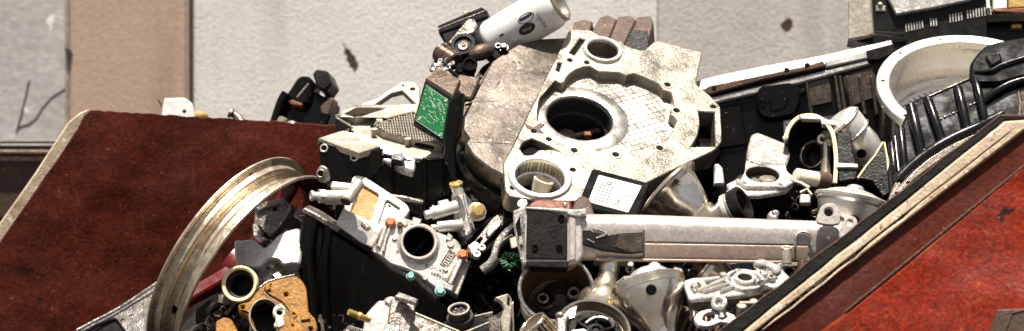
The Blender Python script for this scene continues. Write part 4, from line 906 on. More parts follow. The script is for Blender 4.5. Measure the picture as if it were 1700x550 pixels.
# frame with N along X: find which local axis points up / to the camera
upv = 1 if ax.V.z > 0 else -1; cam_u = -1 if ax.U.y > 0 else 1
def asect(h0, h1, d0, d1, r): # d: towards camera, h: up
    p = rnd([(cam_u*d0, upv*h0),(cam_u*d1, upv*h0),(cam_u*d1, upv*h1),(cam_u*d0, upv*h1)], r, 5); return p
b = B('beam', 'painted_pale_metal', T)
def xl(px): return (px-1150)
b.loft(ax, [(asect(-36,41,-70,8,24), xl(944)),(asect(-37,41,-70,8,25), xl(1068)),(asect(-37,37,-68,6,25), xl(1250)),(asect(-36,33,-64,4,25), xl(1420))])
b = B('lower_strip', 'stained_pale_metal', T); b.loft(ax, [(asect(-30,-4,-4,9.6,4), xl(1070)),(asect(-30,-5,-4,7.6,4), xl(1340))]); b.loft(ax, [(asect(-35,-30,-8,11,2), xl(990)),(asect(-36,-31,-8,9.5,2), xl(1300))])
b = B('seam', 'rust_dark_brown', T); b.loft(ax, [(asect(-2.6,-.6,-4,9.4,.6), xl(1070)),(asect(-4.2,-2.6,-4,7.4,.6), xl(1340))]); b.loft(ax, [(asect(-32,18,-4,9.2,1), xl(1067)),(asect(-32,18,-4,9.2,1), xl(1069.5))])
b = B('gusset', 'dark_oily_casting', T); b.pix(f, [(952,372),(968,366),(984,384),(1006,390),(1030,386),(1066,384),(1066,418),(1040,420),(1000,416),(974,408),(952,402)], w0=-6, w1=12, b=2, r=3)
b = B('gusset_edge', 'bright_cast_aluminium', T); b.plate(f, band(f.L([(984,382),(1000,386),(1008,392)]),2.4), (), 0, 14, .8); b.plate(f, band(f.L([(986,406),(975,400)]),2), (), 0, 14, .8); b.ltube(f, [(*f.pp(990,398),12),(*f.pp(1006,392),13)], 1.8, 8)
b = B('gusset_plate', 'grimy_metal', T); b.pix(f, [(1030,386),(1067,384),(1067,418),(1046,420),(1020,410)], w0=0, w1=14, b=1.5)
b = B('end_box', 'painted_pale_metal', T)
ob = [(866,347),(940,350),(952,354),(966,362),(968,425),(960,436),(944,440),(866,438)]
b.pix(f, ob, w0=-60, w1=16, b=3, r=5)
b = B('black_face', 'heap_black', T); b.pix(f, [(875,347.5),(905,350),(934,355),(942,362),(942,431),(873,430)], w0=14, w1=19, b=1.5, r=3)
for x0, x1 in ((922,925),): b.pix(f, [(x0,378),(x1,378),(x1,412),(x0,412)], w0=18, w1=20.5, b=.6)
b = B('face_bolt', 'black_gloss', T)
for x, y in ((888,415),(928,415),(931,366)): b.ring(f, *f.pp(x,y), 5.5, 3, 18, 22, 18)
b = B('bottom_lip', 'dark_oily_casting', T); b.pix(f, [(874,433),(945,433),(941,445),(876,443)], w0=-20, w1=22, b=1.5)
b = B('top_lip', 'white_cast', T); b.pix(f, [(872,343),(905,345),(940,347),(972,349),(970,356),(940,353),(905,349),(872,347)], w0=-40, w1=21, b=1.5, r=1.5)
b.pix(f, [(940,350),(974,346),(974,356),(960,360),(942,357)], w0=-30, w1=24, b=2, r=2)
b = B('end_plate', 'white_cast', T); b.pix(f, [(852,350),(872,343),(873,440),(868,440),(864,420),(858,395),(854,375)], w0=-30, w1=17, b=2, r=2, ph=[[(866,358),(870,358),(870,368),(866,368)],[(864,394),(869,394),(869,404),(864,404)],[(866,420),(870,420),(870,428),(866,428)]])
b = B('side_column', 'painted_pale_metal', T); b.pix(f, [(944,358),(956,362),(956,432),(944,434)], w0=10, w1=22, b=2.5, r=2)
b = B('loop', 'bright_cast_aluminium', T); lp = spl(f.L([(1319,413),(1319,398),(1325,389),(1336,388),(1344,394),(1346,410)]),5,False); b.ltube(f, [(x, y, 11) for x, y in lp], 2.2, 10)
b = B('pin_tube', 'dusty_pale_casting', T); b.ptube([(1306,412,-.37),(1306,438,-.375)], 8.5, 20); b.ring(F(1306,412,-.37,(0,-.3,1)), 0, 0, 9.5, 5, -2, 2, 20)
b = B('pin_tube', 'rust_dark_brown', T); b.ptube([(1332,434,-.365),(1332,447,-.37)], 8, 18)
b = B('bracket_strip', 'bright_cast_aluminium', T); b.pix(f, [(1290,438),(1345,434),(1345,440),(1292,445)], w0=-10, w1=2, b=1)
b = B('pivot_lug', 'painted_pale_metal', T); g = F(1375,352,-.36,(-.05,-.95,.3)); b.pix(g, [(1357,370),(1360,350),(1367,340),(1377,337),(1388,340),(1394,350),(1393,372)], w0=-9, w1=0, b=1.5, sm=3, ph=[[(1376+7.5*math.cos(t*.4), 352+7.5*math.sin(t*.4)) for t in range(16)]])
b = B('pivot_lug', 'painted_pale_metal', T); g = F(1410,370,-.40,(-.05,-.95,.3)); b.pix(g, [(1394,395),(1400,368),(1405,361),(1412,359),(1420,361),(1424,370),(1426,390)], w0=-9, w1=0, b=1.5, sm=3, ph=[[(1411+5*math.cos(t*.4), 370+5*math.sin(t*.4)) for t in range(16)]])
b = B('lug_pin', 'dark_oily_casting', T); b.ptube([(1393,360,-.35),(1402,366,-.38)], 3, 10); b.ptube([(1376,352,-.33),(1376,352,-.34)], 8, 16)
b = solo('silver_nut', 'small round silver nut resting on top of the swing arm', 'nut', 'bright_cast_aluminium'); g = F(1283,358,-.3,(0,-.6,.8)); b.hexa(g, 0, 0, 9, -6, 3); b.ball(g, 4, 3, 3, 7, 6, 5)

# rusty clamp on the end of the arm
f = F(910,338,-0.30,(0,-0.85,0.52)); T = thing('rusty_clamp', 'orange rusty clamp band sitting on the black end of the swing arm', 'clamp', f)
b = B('band', 'orange_rust', T); b.pix(f, [(876,352),(878,338),(888,331),(905,329),(930,331),(948,333),(950,352)], w0=-24, w1=0, b=4, r=4)
b = B('rivet', 'bright_cast_aluminium', T); b.ball(f, *f.pp(938,340), 1, 4, 4.5, 3)
f = F(968,340,-0.26,(0.1,-0.85,0.5)); b = solo('brown_ear', 'dark brown rounded ear standing between rusty clamp and pale embossed plate', 'lug', 'rust_dark_brown')
b.plate(f, spl(f.L([(950,358),(952,340),(960,327),(970,325),(980,332),(984,345),(985,360)]),3), (), -10, 0, 2.5)
b = solo('silver_fittings', 'small silver fitting behind the rusty clamp', 'fitting', 'bright_cast_aluminium'); g = F(868,340,-.22,(-.2,-.8,.5)); b.cyl(g, 0, 0, 7, -8, 4); b.ring(g, 0, 0, 9, 5, 2, 5, 20); b.pix(g, [(856,352),(868,336),(876,338),(872,360),(858,362)], w0=-6, w1=2, r=2)

# ================================================================== HORNS / FUNNELS / CUPS
f = F(1108,318,-0.09,(-0.70,0.26,0.64)); T = thing('large_polished_horn', 'polished metal horn with its wide rim beside the embossed plate', 'horn', f)
b = B('bell', 'polished_aluminium', T); b.lathe(f, [(61,0),(60,-4),(55,-10),(47,-30),(40,-50),(31,-68),(24,-84),(20,-100),(20,-120)], n=80)
b = B('rolled_rim', 'tarnished_polished_metal', T); b.lathe(f, [(58,2),(62,4),(65,2),(65.5,-2),(62,-5),(58,-3)], closed=True, n=80)
b = B('inside', 'dark_oily_casting', T); b.lathe(f, [(60,1),(46,-30),(20,-80),(0,-90)], n=60)
b = B('neck_sleeve', 'tarnished_polished_metal', T); b.lathe(f, [(33,-66),(36,-68),(30,-84),(25,-100),(24,-118)], n=60)
f = F(1206,352,-0.13,(0.80,-0.42,0.42)); T = thing('pipe_elbow', 'short polished pipe with a flanged dark mouth behind the swing arm', 'pipe', f)
b = B('tube', 'polished_aluminium', T); b.lathe(f, [(20,-50),(20,-10),(25,0),(25,4),(23,5)], n=50)
b = B('mouth_flange', 'machined_aluminium', T); b.ring(f, 0, 0, 29, 22, 3, 10); b.ring(f, 0, 0, 26, 22, 12, 17)
b = B('mouth', 'dark_oily_casting', T); b.lathe(f, [(25,17),(31,17),(31,34),(27,36),(24,34),(22,10),(0,0)], n=50)

f = F(1075,477,-0.40,(-0.24,0.40,0.88)); T = thing('large_funnel', 'widest polished funnel with a round black hole in its side', 'funnel', f)
b = B('cone', 'polished_aluminium', T); b.lathe(f, [(60,0),(62,-4),(61,-14),(56,-28),(47,-46),(36,-62),(26,-80),(21,-96),(20,-130)], n=90)
b = B('tarnished_rim', 'tarnished_polished_metal', T); b.lathe(f, [(59,3),(62,5),(64,3),(64,-3),(62.4,-9),(62.6,-11),(61,-11),(59,-3)], closed=True, n=90)
b = B('neck_band', 'machined_aluminium', T); b.lathe(f, [(23,-92),(25,-92),(24,-128),(22,-128)], closed=True, n=50)
b = B('side_hole', 'dark_void', T)
def onlathe(f, r, h, px, py, slope=(1,0)):
    best = None
    for k in range(0, 720):
        t = R(k/2); p = f.w(r*math.cos(t), r*math.sin(t), h); n_ = (f.U*math.cos(t)+f.V*math.sin(t))
        if n_.y > 0.2: continue
        D = CAMD+p.y; e = abs(850+p.x*FPX/D-px)
        if best is None or e < best[0]: best = (e, t)
    t = best[1]; return f.sub(r*math.cos(t), r*math.sin(t), h, (math.cos(t)*slope[0], math.sin(t)*slope[0], slope[1]))
g = onlathe(f, 57, -26, 1081, 492, (.9,-.35)); b.cyl(g, 0, 0, 9, -8, 1.6, 24)
b = B('white_plug', 'white_cast', T); b.ball(f, 0, 12, 8, 40, 34, 22); b.ball(f, -10, 20, 20, 14, 12, 16); b.box(f, 34, 56, -6, 20, 0, 14, 3)
f = F(1010,452,-0.33,(0.18,0.25,0.95)); T = thing('small_funnel', 'pale polished funnel between the round cup and the widest funnel', 'funnel', f)
b = B('cone', 'tarnished_polished_metal', T); b.lathe(f, [(16,0),(17,-6),(19,-14),(28,-28),(40,-40),(44,-56),(40,-74),(30,-90)], n=70)
b = B('collar', 'polished_aluminium', T); b.lathe(f, [(15,26),(18,26),(17,0),(15,0)], closed=True, n=50)
b = solo('metal_tab', 'small brown square tab hanging below the swing arm', 'tab', 'dusty_pale_casting'); g = F(1032,433,-.26,(0,-.95,.2)); b.box(g, -9, 9, -9, 10, -6, 0, 1.5, 2); b.box(g, -46, -28, -8, 12, -6, 0, 1.5, 2)
b = solo('small_socket', 'small dark socket screw beside the widest funnel rim', 'screw', 'machined_aluminium'); g = F(1046,448,-.25,(-.2,-.85,.4)); b.ring(g, 0, 0, 7, 3.5, -6, 4, 20); b.cyl(g, 0, 10, 5, -8, 0)

f = F(923,479,-0.37,(-0.02,-0.86,0.50)); T = thing('round_cup', 'open round cup with a dark inside under the swing arm end', 'cup', f)
b = B('wall', 'tarnished_polished_metal', T); b.lathe(f, [(57,-70),(60,-60),(61,-4)], n=90)
b = B('rolled_rim', 'bright_cast_aluminium', T); b.lathe(f, [(57,-4),(58,1),(60,2.5),(63,1),(64,-3),(62,-6)], closed=True, n=90)
b = B('inside', 'dusty_brown_casting', T); b.lathe(f, [(58,-2),(56,-40),(48,-64),(40,-68),(0,-68)], n=70)
b = B('hub', 'dark_oily_casting', T); b.ring(f, 6, 10, 34, 14, -70, -58); b.lathe(f, [(16,-66),(18,-50),(14,-48),(12,-64)], -18, 4, n=30); b.lathe(f, [(12,-66),(13,-46),(9,-44),(8,-64)], 30, 14, n=30)
b = B('hub_nut', 'dull_grey_casting', T); b.ring(f, 30, 14, 11, 6, -46, -42, 24); b.ring(f, -22, 6, 10, 6, -52, -47, 24)
f = F(985,546,-0.46,(0.1,-0.72,0.68)); T = thing('dish_rotor', 'shallow dish holding a dark spoked rotor at the bottom edge', 'rotor', f)
b = B('dish', 'tarnished_polished_metal', T); b.lathe(f, [(63,-26),(64,-2),(62,2),(59,0),(57,-22),(20,-30),(0,-30)], n=80)
b = B('rotor', 'black_gloss', T); b.ring(f, 4, -4, 46, 34, -22, -6); b.cyl(f, 4, -4, 16, -24, 0); b.ring(f, 4, -4, 12, 7, 0, 4)
b = B('spoke', 'black_gloss', T)
for k in range(6): t = R(20+k*60); b.plate(f, [(4+math.cos(t)*14-math.sin(t)*3, -4+math.sin(t)*14+math.cos(t)*3),(4+math.cos(t)*38-math.sin(t)*3, -4+math.sin(t)*38+math.cos(t)*3),(4+math.cos(t)*38+math.sin(t)*3, -4+math.sin(t)*38-math.cos(t)*3),(4+math.cos(t)*14+math.sin(t)*3, -4+math.sin(t)*14-math.cos(t)*3)], (), -18, -4, 2)
b = B('pale_vane', 'bright_cast_aluminium', T); b.pix(f, [(934,525),(945,510),(960,502),(954,528),(938,530)], w0=-10, w1=-4, b=1); b.plate(f, band(spl(f.L([(972,536),(985,527),(1000,526),(1010,530)]),4,False),4), (), -8, 0, 1); b.pix(f, [(948,548),(970,545),(978,552),(950,556)], w0=-8, w1=4)
b = solo('white_clip', 'rough white metal clip on the left rim of the dish with the rotor', 'clip', 'bright_cast_aluminium'); g = F(932,535,-.50,(-.2,-.85,.45)); b.plate(g, spl(g.L([(922,522),(934,520),(944,524),(940,536),(938,560),(926,560),(926,538)]),3), (), -6, 3, 2); b.ball(g, *g.pp(930,524), 3, 7, 5, 4)
f = F(880,548,-0.36,(-0.55,-0.55,0.62)); T = thing('ribbed_cylinder', 'short ribbed cylinder with a pale rim below the round cup', 'cylinder', f)
b = B('drum', 'dusty_brown_casting', T); g = F(893,548,-.44,(-.62,-.25,.74)); b.cyl(g, 0, 0, 24, -40, 14)
b = B('rib', 'tarnished_polished_metal', T)
for k in range(20): t = R(k*18); b.ltube(g, [(25*math.cos(t),25*math.sin(t),-38),(25*math.cos(t),25*math.sin(t),12)], 1.6, 8)
b = B('rim', 'tarnished_polished_metal', T); b.ring(g, 0, 0, 26, 21, 12, 17)
b = solo('small_ball_knob', 'pale rounded knob at the bottom edge below the ribbed cylinder', 'knob', 'bright_cast_aluminium'); b.ball(F(888,558,-.5), 0, 0, 0, 12, 9, 10)

f = F(1414,330,-0.22,(0.20,0.14,0.97)); T = thing('domed_cup', 'pale polished cup with a domed lid behind the swing arm lugs', 'cup', f)
b = B('bowl', 'machined_aluminium', T); b.lathe(f, [(58,-2),(58,-8),(54,-12),(52,-24),(44,-44),(34,-62),(22,-80),(18,-100)], n=80)
b = B('rim', 'machined_aluminium', T); b.lathe(f, [(56,1),(60,2),(62,0),(61,-4),(56,-4)], closed=True, n=80)
b = B('dome', 'white_cast', T); b.lathe(f, [(58,0),(50,5),(36,11),(18,16),(0,18)], n=60); b.ball(f, -4, 0, 16, 16, 14, 8)
b = B('side_hole', 'dark_void', T); g = onlathe(f, 45, -42, 1418, 347, (.85,-.5)); b.cyl(g, 0, 0, 8.5, -10, 3, 24)
f = F(1392,203,0.03,(-0.68,-0.12,0.72)); T = thing('cone_housing', 'pale stepped cone with a black hole behind the open casing', 'cone', f)
b = B('cone', 'machined_aluminium', T); b.lathe(f, [(0,10),(22,8),(33,4),(37,0),(38,-8),(37,-30),(33,-34),(33,-60),(25,-90),(20,-110)], n=70)
b = B('bead', 'bright_cast_aluminium', T); b.lathe(f, [(38,0),(40.5,-3),(38,-6),(36,-3)], closed=True, n=70); b.lathe(f, [(37,-28),(39,-30),(37,-33),(35,-30)], closed=True, n=70)
b = B('side_hole', 'dark_void', T); g = onlathe(f, 32, -58, 1430, 234, (1,-.15)); b.cyl(g, 0, 0, 8, -8, 2.5, 24)

# ================================================================== OPEN CASING, BARREL, SHORT CYLINDER
f = F(1345,250,-0.02,(-0.18,-0.9,0.4)); T = thing('open_casing', 'dark open gear casing with a pale cut edge right of the cylinder barrel', 'casing', f)
arch = spl([(1304,229),(1310,211),(1325,195),(1345,191),(1362,196),(1376,210),(1384,228),(1388,265),(1386,304)],4,False)
b = B('shell', 'dark_oily_casting', T); b.plate(f, band(f.L(arch),8), (), -80, -3, 1); b.pix(f, [(1300,200),(1395,190),(1400,310),(1300,310)], w0=-84, w1=-72)
b = B('cut_edge', 'yellow_ring', T); b.plate(f, band(f.L(arch),7), (), -6, 0, 1.2); b.ball(f, *f.pp(1304,229), 0, 5, 4, 4)
b = B('side_block', 'dark_oily_casting', T); b.pix(f, [(1388,216),(1412,218),(1416,250),(1424,284),(1420,298),(1392,302)], w0=-50, w1=-2, b=2, r=3)
b = B('flange_strip', 'machined_aluminium', T); b.pix(f, [(1326,191),(1362,192),(1362,198),(1330,197)], w0=-10, w1=3, b=1); b.pix(f, [(1362,197),(1388,200),(1390,208),(1364,206)], w0=-14, w1=1, b=1); b.pix(f, [(1388,270),(1424,272),(1424,278),(1388,278)], w0=-2, w1=3, b=1)
b = B('inner_shaft', 'tarnished_polished_metal', T); b.ptube([(1372,238,.03),(1372,262,.02),(1370,298,0.0)], 9, 18)
b = B('gear', 'dark_oily_casting', T); g = F(1352,258,.05,(-.6,-.75,.2)); b.plate(g, [(r*math.cos(t*math.pi/18), r*math.sin(t*math.pi/18)) for t in range(36) for r in ((34 if t%2 else 29),)], [circ(0,0,14,20)], -10, 6, 1.5)
b = B('gear_ring', 'tarnished_polished_metal', T); b.ring(g, 0, 0, 24, 20, 4, 9); g2 = F(1366,232,.03,(-.2,-.9,.3)); b.ring(g2, 0, 0, 10, 4, -3, 4, 24)
f = F(1320,292,-0.08,(-0.94,-0.3,0.16)); T = thing('short_cylinder', 'short rusty cream cylinder lying in front of the open casing', 'cylinder', f)
b = B('barrel', 'cream_plastic', T); b.cyl(f, 0, 0, 13, -44, 0, b=2.5)
b = B('rust_collar', 'rust_dark_brown', T); b.cyl(f, 0, 0, 15, -62, -40)
b = solo('spring_clip', 'crumpled pale clip under the short cream cylinder', 'clip', 'dusty_pale_casting'); g = F(1332,320,-.12,(-.2,-.8,.5)); b.plate(g, band(g.L([(1318,300),(1330,304),(1344,312)]),5), (), -4, 2, 1); b.plate(g, band(g.L([(1328,320),(1340,314),(1348,324)]),4), (), -4, 2, 1); b.box(g, -4, 14, -20, -2, -10, 0, 2, 3)

f = F(1264,288,-0.06,(0.05,-0.55,0.83)); T = thing('cylinder_barrel', 'white flanged engine cylinder with a dark bore and black fins below', 'engine cylinder', f)
fl = [(1246,260),(1282,260),(1301,262),(1307,284),(1317,292),(1317,302),(1304,310),(1284,309),(1238,309),(1228,302),(1230,296),(1237,284),(1238,268)]
b = B('flange', 'white_cast', T); b.plate(f, rnd(f.L(fl),4), [circ(*f.pp(1266,289), 28, 36, 25), rect(*[v for p in ((f.pp(1247,266)[0], f.pp(1254,266)[0], f.pp(1250,269)[1], f.pp(1250,263)[1]),) for v in p]), rect(f.pp(1258,266)[0], f.pp(1270,266)[0], f.pp(1264,269)[1], f.pp(1264,263)[1]), rect(f.pp(1274,266)[0], f.pp(1281,266)[0], f.pp(1278,269)[1], f.pp(1278,263)[1])]+holes(f, [(1236,303),(1294,269),(1306,296),(1296,306)], 3.4, 12), -10, 0, 1.5)
b = B('bore_sleeve', 'rust_dark_brown', T); u, v = f.pp(1266,289); b.loft(f, [(circ(u,v,28,36,25),-2),(circ(u,v,26,36,23),-40)], cap=False); b.plate(f, circ(u,v,29,30,26), (), -44, -38)
b = B('piston_crown', 'tarnished_polished_metal', T); b.plate(f, circ(u+9,v-2,15,28,10), (), -14, -7, 1.5); b.plate(f, circ(u-14,v-12,8,20,10), (), -14, -5, 1.5)
b = B('lower_flange', 'white_cast', T); b.pix(f, [(1206,305),(1226,296),(1240,300),(1290,304),(1310,300),(1318,304),(1306,316),(1260,324),(1236,324),(1212,318)], w0=-16, w1=-8, b=2, r=4)
b = B('fin', 'dark_oily_casting', T)
for k in range(5): b.pix(f, [(1208,306),(1228,290),(1300,280),(1320,304),(1306,318),(1260,326),(1236,326),(1212,320)], w0=-30-k*13, w1=-24-k*13, b=1, r=6)
b = B('core', 'dark_void', T); b.pix(f, [(1218,306),(1232,294),(1300,286),(1312,304),(1304,312),(1260,318),(1222,314)], w0=-90, w1=-14)
b = B('pin_boss', 'bright_cast_aluminium', T); b.cyl(f, *f.pp(1230,297), 8, -14, -4); b.cyl(f, *f.pp(1310,298), 7, -12, 1)
f = F(1278,240,0.03,(0.15,-0.5,0.85)); b = solo('bent_cover', 'white bent metal cover leaning behind the white flanged cylinder', 'cover', 'white_cast')
b.pix(f, [(1241,262),(1243,240),(1248,222),(1257,219),(1285,230),(1309,240),(1312,256),(1306,275),(1260,270)], w0=-8, w1=0, b=3, r=6); b.pix(f, [(1241,262),(1243,240),(1247,262),(1246,272)], w0=-20, w1=-3)
b = solo('pale_wedge', 'small pale wedge standing in the dark gap right of the largest housing', 'wedge', 'white_cast'); g = F(1192,285,-.02,(.1,-.85,.5)); b.pix(g, [(1187,272),(1193,271),(1200,278),(1203,305),(1186,305)], w0=-10, w1=0, b=2)

# ================================================================== LONG ENGINE BLOCK, RIGHT REAR
f = F(1310,150,0.26,(-0.12,-0.97,0.17)); T = thing('engine_block', 'long black engine block with a pale top rail behind the open casing', 'engine block', f, drop=120)
b = B('block_wall', 'black_gloss', T); b.pix(f, [(1155,160),(1300,125),(1482,85),(1500,230),(1400,330),(1180,330),(1160,240)], w0=-90, w1=-3, b=3)
b = B('top_rail', 'white_cast', T); g = F(1310,108,0.32,(-0.1,-0.62,0.78)); b.pix(g, [(1156,134),(1200,123),(1262,110),(1330,98),(1372,90),(1420,79),(1480,66),(1484,80),(1400,100),(1360,109),(1270,128),(1160,150)], w0=-30, w1=0, b=2)
b = B('lower_rail', 'white_cast', T); b.pix(f, [(1158,166),(1200,157),(1290,136),(1372,116),(1440,99),(1444,107),(1374,126),(1330,138),(1262,154),(1200,168),(1160,178)], w0=-20, w1=9, b=2.5)
b = B('brown_bar', 'rust_dark_brown', T); b.pix(f, [(1166,152),(1176,143),(1260,126),(1340,109),(1366,101),(1372,110),(1344,117),(1262,134),(1176,158)], w0=-10, w1=14, b=2, r=3)
b = B('bar_hole', 'dark_void', T)
for x, y in ((1186,150),(1306,120),(1340,112)): b.cyl(f, *f.pp(x,y), 4.6, 8, 14.6, 16)
b = B('steel_rail', 'machined_aluminium', T); b.pix(f, [(1370,102),(1438,84),(1440,97),(1372,112)], w0=-10, w1=12, b=2)
b = B('end_clamp', 'dark_oily_casting', T); b.pix(f, [(1438,84),(1484,72),(1486,88),(1460,100),(1440,100)], w0=-14, w1=12, b=2, r=2)
b = B('wall_panel', 'grimy_metal', T)
b.pix(f, [(1340,136),(1378,128),(1382,170),(1345,178)], w0=-6, w1=3, b=2, r=4); b.pix(f, [(1396,126),(1450,108),(1460,160),(1412,180)], w0=-6, w1=4, b=3, r=4); 
b = B('side_recess', 'black_gloss', T); b.pix(f, [(1165,185),(1230,172),(1240,240),(1175,250)], w0=-6, w1=3, b=2, r=5)
b = B('wall_rib', 'grimy_metal', T)
for x in (1384, 1392, 1404, 1424, 1444, 1335): b.pix(f, [(x,126),(x+5,125),(x+15,190),(x+9,192)], w0=-6, w1=8, b=2)
b = B('cap', 'black_gloss', T); b.pix(f, [(1258,150),(1264,143),(1310,137),(1322,141),(1328,150),(1330,168),(1322,190),(1290,198),(1275,199),(1262,194),(1254,178)], w0=-2, w1=16, b=4, r=5)
b.pix(f, [(1322,150),(1336,146),(1338,153),(1326,160)], w0=-2, w1=12, b=2, r=2); b.ring(f, *f.pp(1266,175), 7, 4, 15, 18.5, 20); b.pix(f, [(1276,160),(1300,150),(1312,160),(1304,180),(1280,186)], w0=14, w1=18, b=1.5, r=5)

# ================================================================== RING HOUSING + BLACK RIBBED CASTING
f = F(1612,143,0.10,(-0.03,-0.60,0.80)); T = thing('ring_housing', 'big round bell housing with a bright machined inside at the right', 'bell housing', f, drop=150)
b = B('ring_flange', 'machined_aluminium', T); b.lathe(f, [(133,-14),(134,-1),(135.5,0),(153,0),(155,-2),(155,-16)], closed=True, n=160)
b = B('bolt_hole', 'dark_void', T)
for x, y in ((1553,53),(1485,84),(1466,134),(1655,50),(1502,192)):
    u, v = f.pp(x, y); t = math.atan2(v, u); b.cyl(f, 144.5*math.cos(t), 144.5*math.sin(t), 3.4, -4, .6, 14)
b = B('inner_wall', 'brushed_ring', T); b.lathe(f, [(133.5,-12),(132.5,-48),(131.5,-50),(131,-76),(124,-78),(122,-86),(100,-88)], n=160)
b = B('waffle_floor', 'dusty_pale_casting', T); b.lathe(f, [(122,-87),(40,-87),(38,-100)], n=100)
b = B('groove_pattern', 'rust_dark_brown', T)
for a in (35, 125):
    ca, sa = math.cos(R(a)), math.sin(R(a))
    for k in range(-9, 10):
        h = math.sqrt(max(0, 118**2-(k*12)**2)); p0 = (-k*12*sa-h*ca, k*12*ca-h*sa); p1 = (-k*12*sa+h*ca, k*12*ca+h*sa)
        b.plate(f, band([p0, p1], 1.6), (), -87.5, -86, .2)
b = B('outer_wall', 'dull_grey_casting', T); b.lathe(f, [(154,-14),(146,-20),(140,-40),(138,-150)], n=120)
b = B('outer_rib', 'bright_cast_aluminium', T)
for a in (196, 210, 222, 236): t = R(a); q = f.sub(141*math.cos(t), 141*math.sin(t), -70, (-math.sin(t), math.cos(t), 0)); b.ltube(f, [(152*math.cos(t),152*math.sin(t),-12),(150*math.cos(t),150*math.sin(t),-60),(146*math.cos(t),146*math.sin(t),-140)], 5, 10)

f = F(1580,210,-0.14,(-0.20,-0.85,0.49)); T = thing('ribbed_casing', 'glossy black ribbed casing in front of the round bell housing', 'casing', f, drop=130)
b = B('wall', 'wet_black', T)
b.pix(f, [(1494,215),(1508,178),(1520,171),(1534,164),(1570,148),(1609,131),(1640,120),(1720,112),(1740,220),(1660,215),(1600,240),(1545,270),(1500,320),(1476,325),(1472,285)], w0=-50, w1=0, b=4, r=5)
b = B('shoulder', 'wet_black', T); g = F(1655,105,-.10,(-.22,-.86,.45)); b.pix(g, [(1608,128),(1610,104),(1622,88),(1637,73),(1655,68),(1712,58),(1730,120),(1660,140),(1620,140)], w0=-40, w1=6, b=6, r=8)
b.pix(g, [(1634,92),(1660,86),(1664,100),(1646,110)], w0=0, w1=13, b=3, r=4)
b.ltube(g, [(*g.pp(1618,122),4),(*g.pp(1645,122),8),(*g.pp(1665,112),8),(*g.pp(1710,98),8)], 5, 12, smooth=4)
b = B('wall_rib', 'wet_black', T)
for x0, y0, x1, y1, r_ in ((1512,178,1531,262,9),(1540,166,1566,244,8),(1590,148,1607,224,8),(1619,133,1636,208,7),(1495,214,1503,292,7),(1480,240,1488,316,6)):
    b.ltube(f, [(*f.pp(x0,y0),2),(*f.pp(x0*.7+x1*.3,y0*.7+y1*.3),8),(*f.pp(x0*.35+x1*.65,y0*.35+y1*.65),9),(*f.pp(x1,y1),4)], r_, 16, smooth=4)
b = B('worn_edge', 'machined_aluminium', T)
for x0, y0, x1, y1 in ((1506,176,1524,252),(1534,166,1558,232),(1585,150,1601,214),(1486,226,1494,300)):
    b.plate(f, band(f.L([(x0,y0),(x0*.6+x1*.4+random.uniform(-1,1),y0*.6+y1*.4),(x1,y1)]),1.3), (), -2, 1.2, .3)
b = B('curved_ridge', 'wet_black', T); b.ltube(f, [(*f.pp(1624,176),4),(*f.pp(1650,158),8),(*f.pp(1680,142),8),(*f.pp(1720,132),8)], 6, 12, smooth=4)
b = B('top_edge', 'dull_grey_casting', T); b.plate(f, band(f.L([(1534,164),(1570,148),(1609,131)]),3), (), -30, 2, 1)
b = B('tab_row', 'dull_grey_casting', T)
for k in range(9): x = 1560+k*7; y = 196-k*3.2; b.pix(f, [(x,y),(x+4,y-2),(x+4,y+.5),(x,y+2.5)], w0=-2, w1=3, b=.6)
b = B('rust_streak', 'orange_rust', T); b.plate(f, band(f.L([(1690,150),(1694,172),(1692,194)]),3), (), -2, 1.5, .5)
b = B('curved_flange', 'grimy_metal', T); g = F(1550,265,-.20,(-0.2,-0.62,0.76))
fl = spl([(1474,330),(1484,306),(1502,282),(1530,256),(1564,236),(1604,215),(1660,190)],4,False)+spl([(1672,202),(1610,234),(1560,266),(1520,296),(1494,322),(1480,340)],4,False)
b.plate(g, g.L(fl), [circ(*g.pp(1489,321), 2.5, 10), circ(*g.pp(1507,303),2.5,10)], -8, 0, 1.5)
b = B('flange_face', 'rust_dark_brown', T); b.plate(g, band(spl(g.L([(1484,330),(1500,312),(1530,284),(1570,258),(1616,232),(1668,205)]),4,False),7), (), -14, -3, 1)
b = B('fillet', 'wet_black', T); b.ltube(g, [(*q,2) for q in spl(g.L([(1490,300),(1510,280),(1540,256),(1580,232),(1625,212),(1665,192)]),3,False)], 9, 16)
b = B('machined_line', 'bright_cast_aluminium', T)
for o_ in (0, 8): b.plate(g, band(spl(g.L([(1482+o_,324+o_*.4),(1496+o_,300+o_*.4),(1530+o_,266+o_*.4),(1570+o_,242+o_*.4),(1612+o_,220+o_*.4),(1664+o_,194+o_*.4)]),4,False),1.1), (), -2, 1.0, .3)
b = B('inner_ring', 'rust_dark_brown', T); b.plate(g, g.L([(1500,330),(1540,292),(1600,252),(1690,205),(1700,240),(1560,330)]), (), -30, -12)
b = solo('torn_gusset', 'dark torn gusset plate between domed cup and black ribbed casing', 'plate', 'dark_oily_casting'); g = F(1450,270,-.06,(-.2,-.9,.4)); b.pix(g, [(1426,296),(1436,282),(1452,262),(1464,240),(1470,238),(1474,262),(1478,318),(1466,326),(1448,300)], w0=-8, w1=0, b=1.2)
b2 = B('bright_edge', 'yellow_ring', b); b2.plate(g, band(g.L([(1424,296),(1438,276),(1453,258),(1466,236)]),3.4), (), -6, 1.5, .8); b2.plate(g, band(g.L([(1468,236),(1473,262),(1477,316)]),3), (), -6, 1.5, .8)

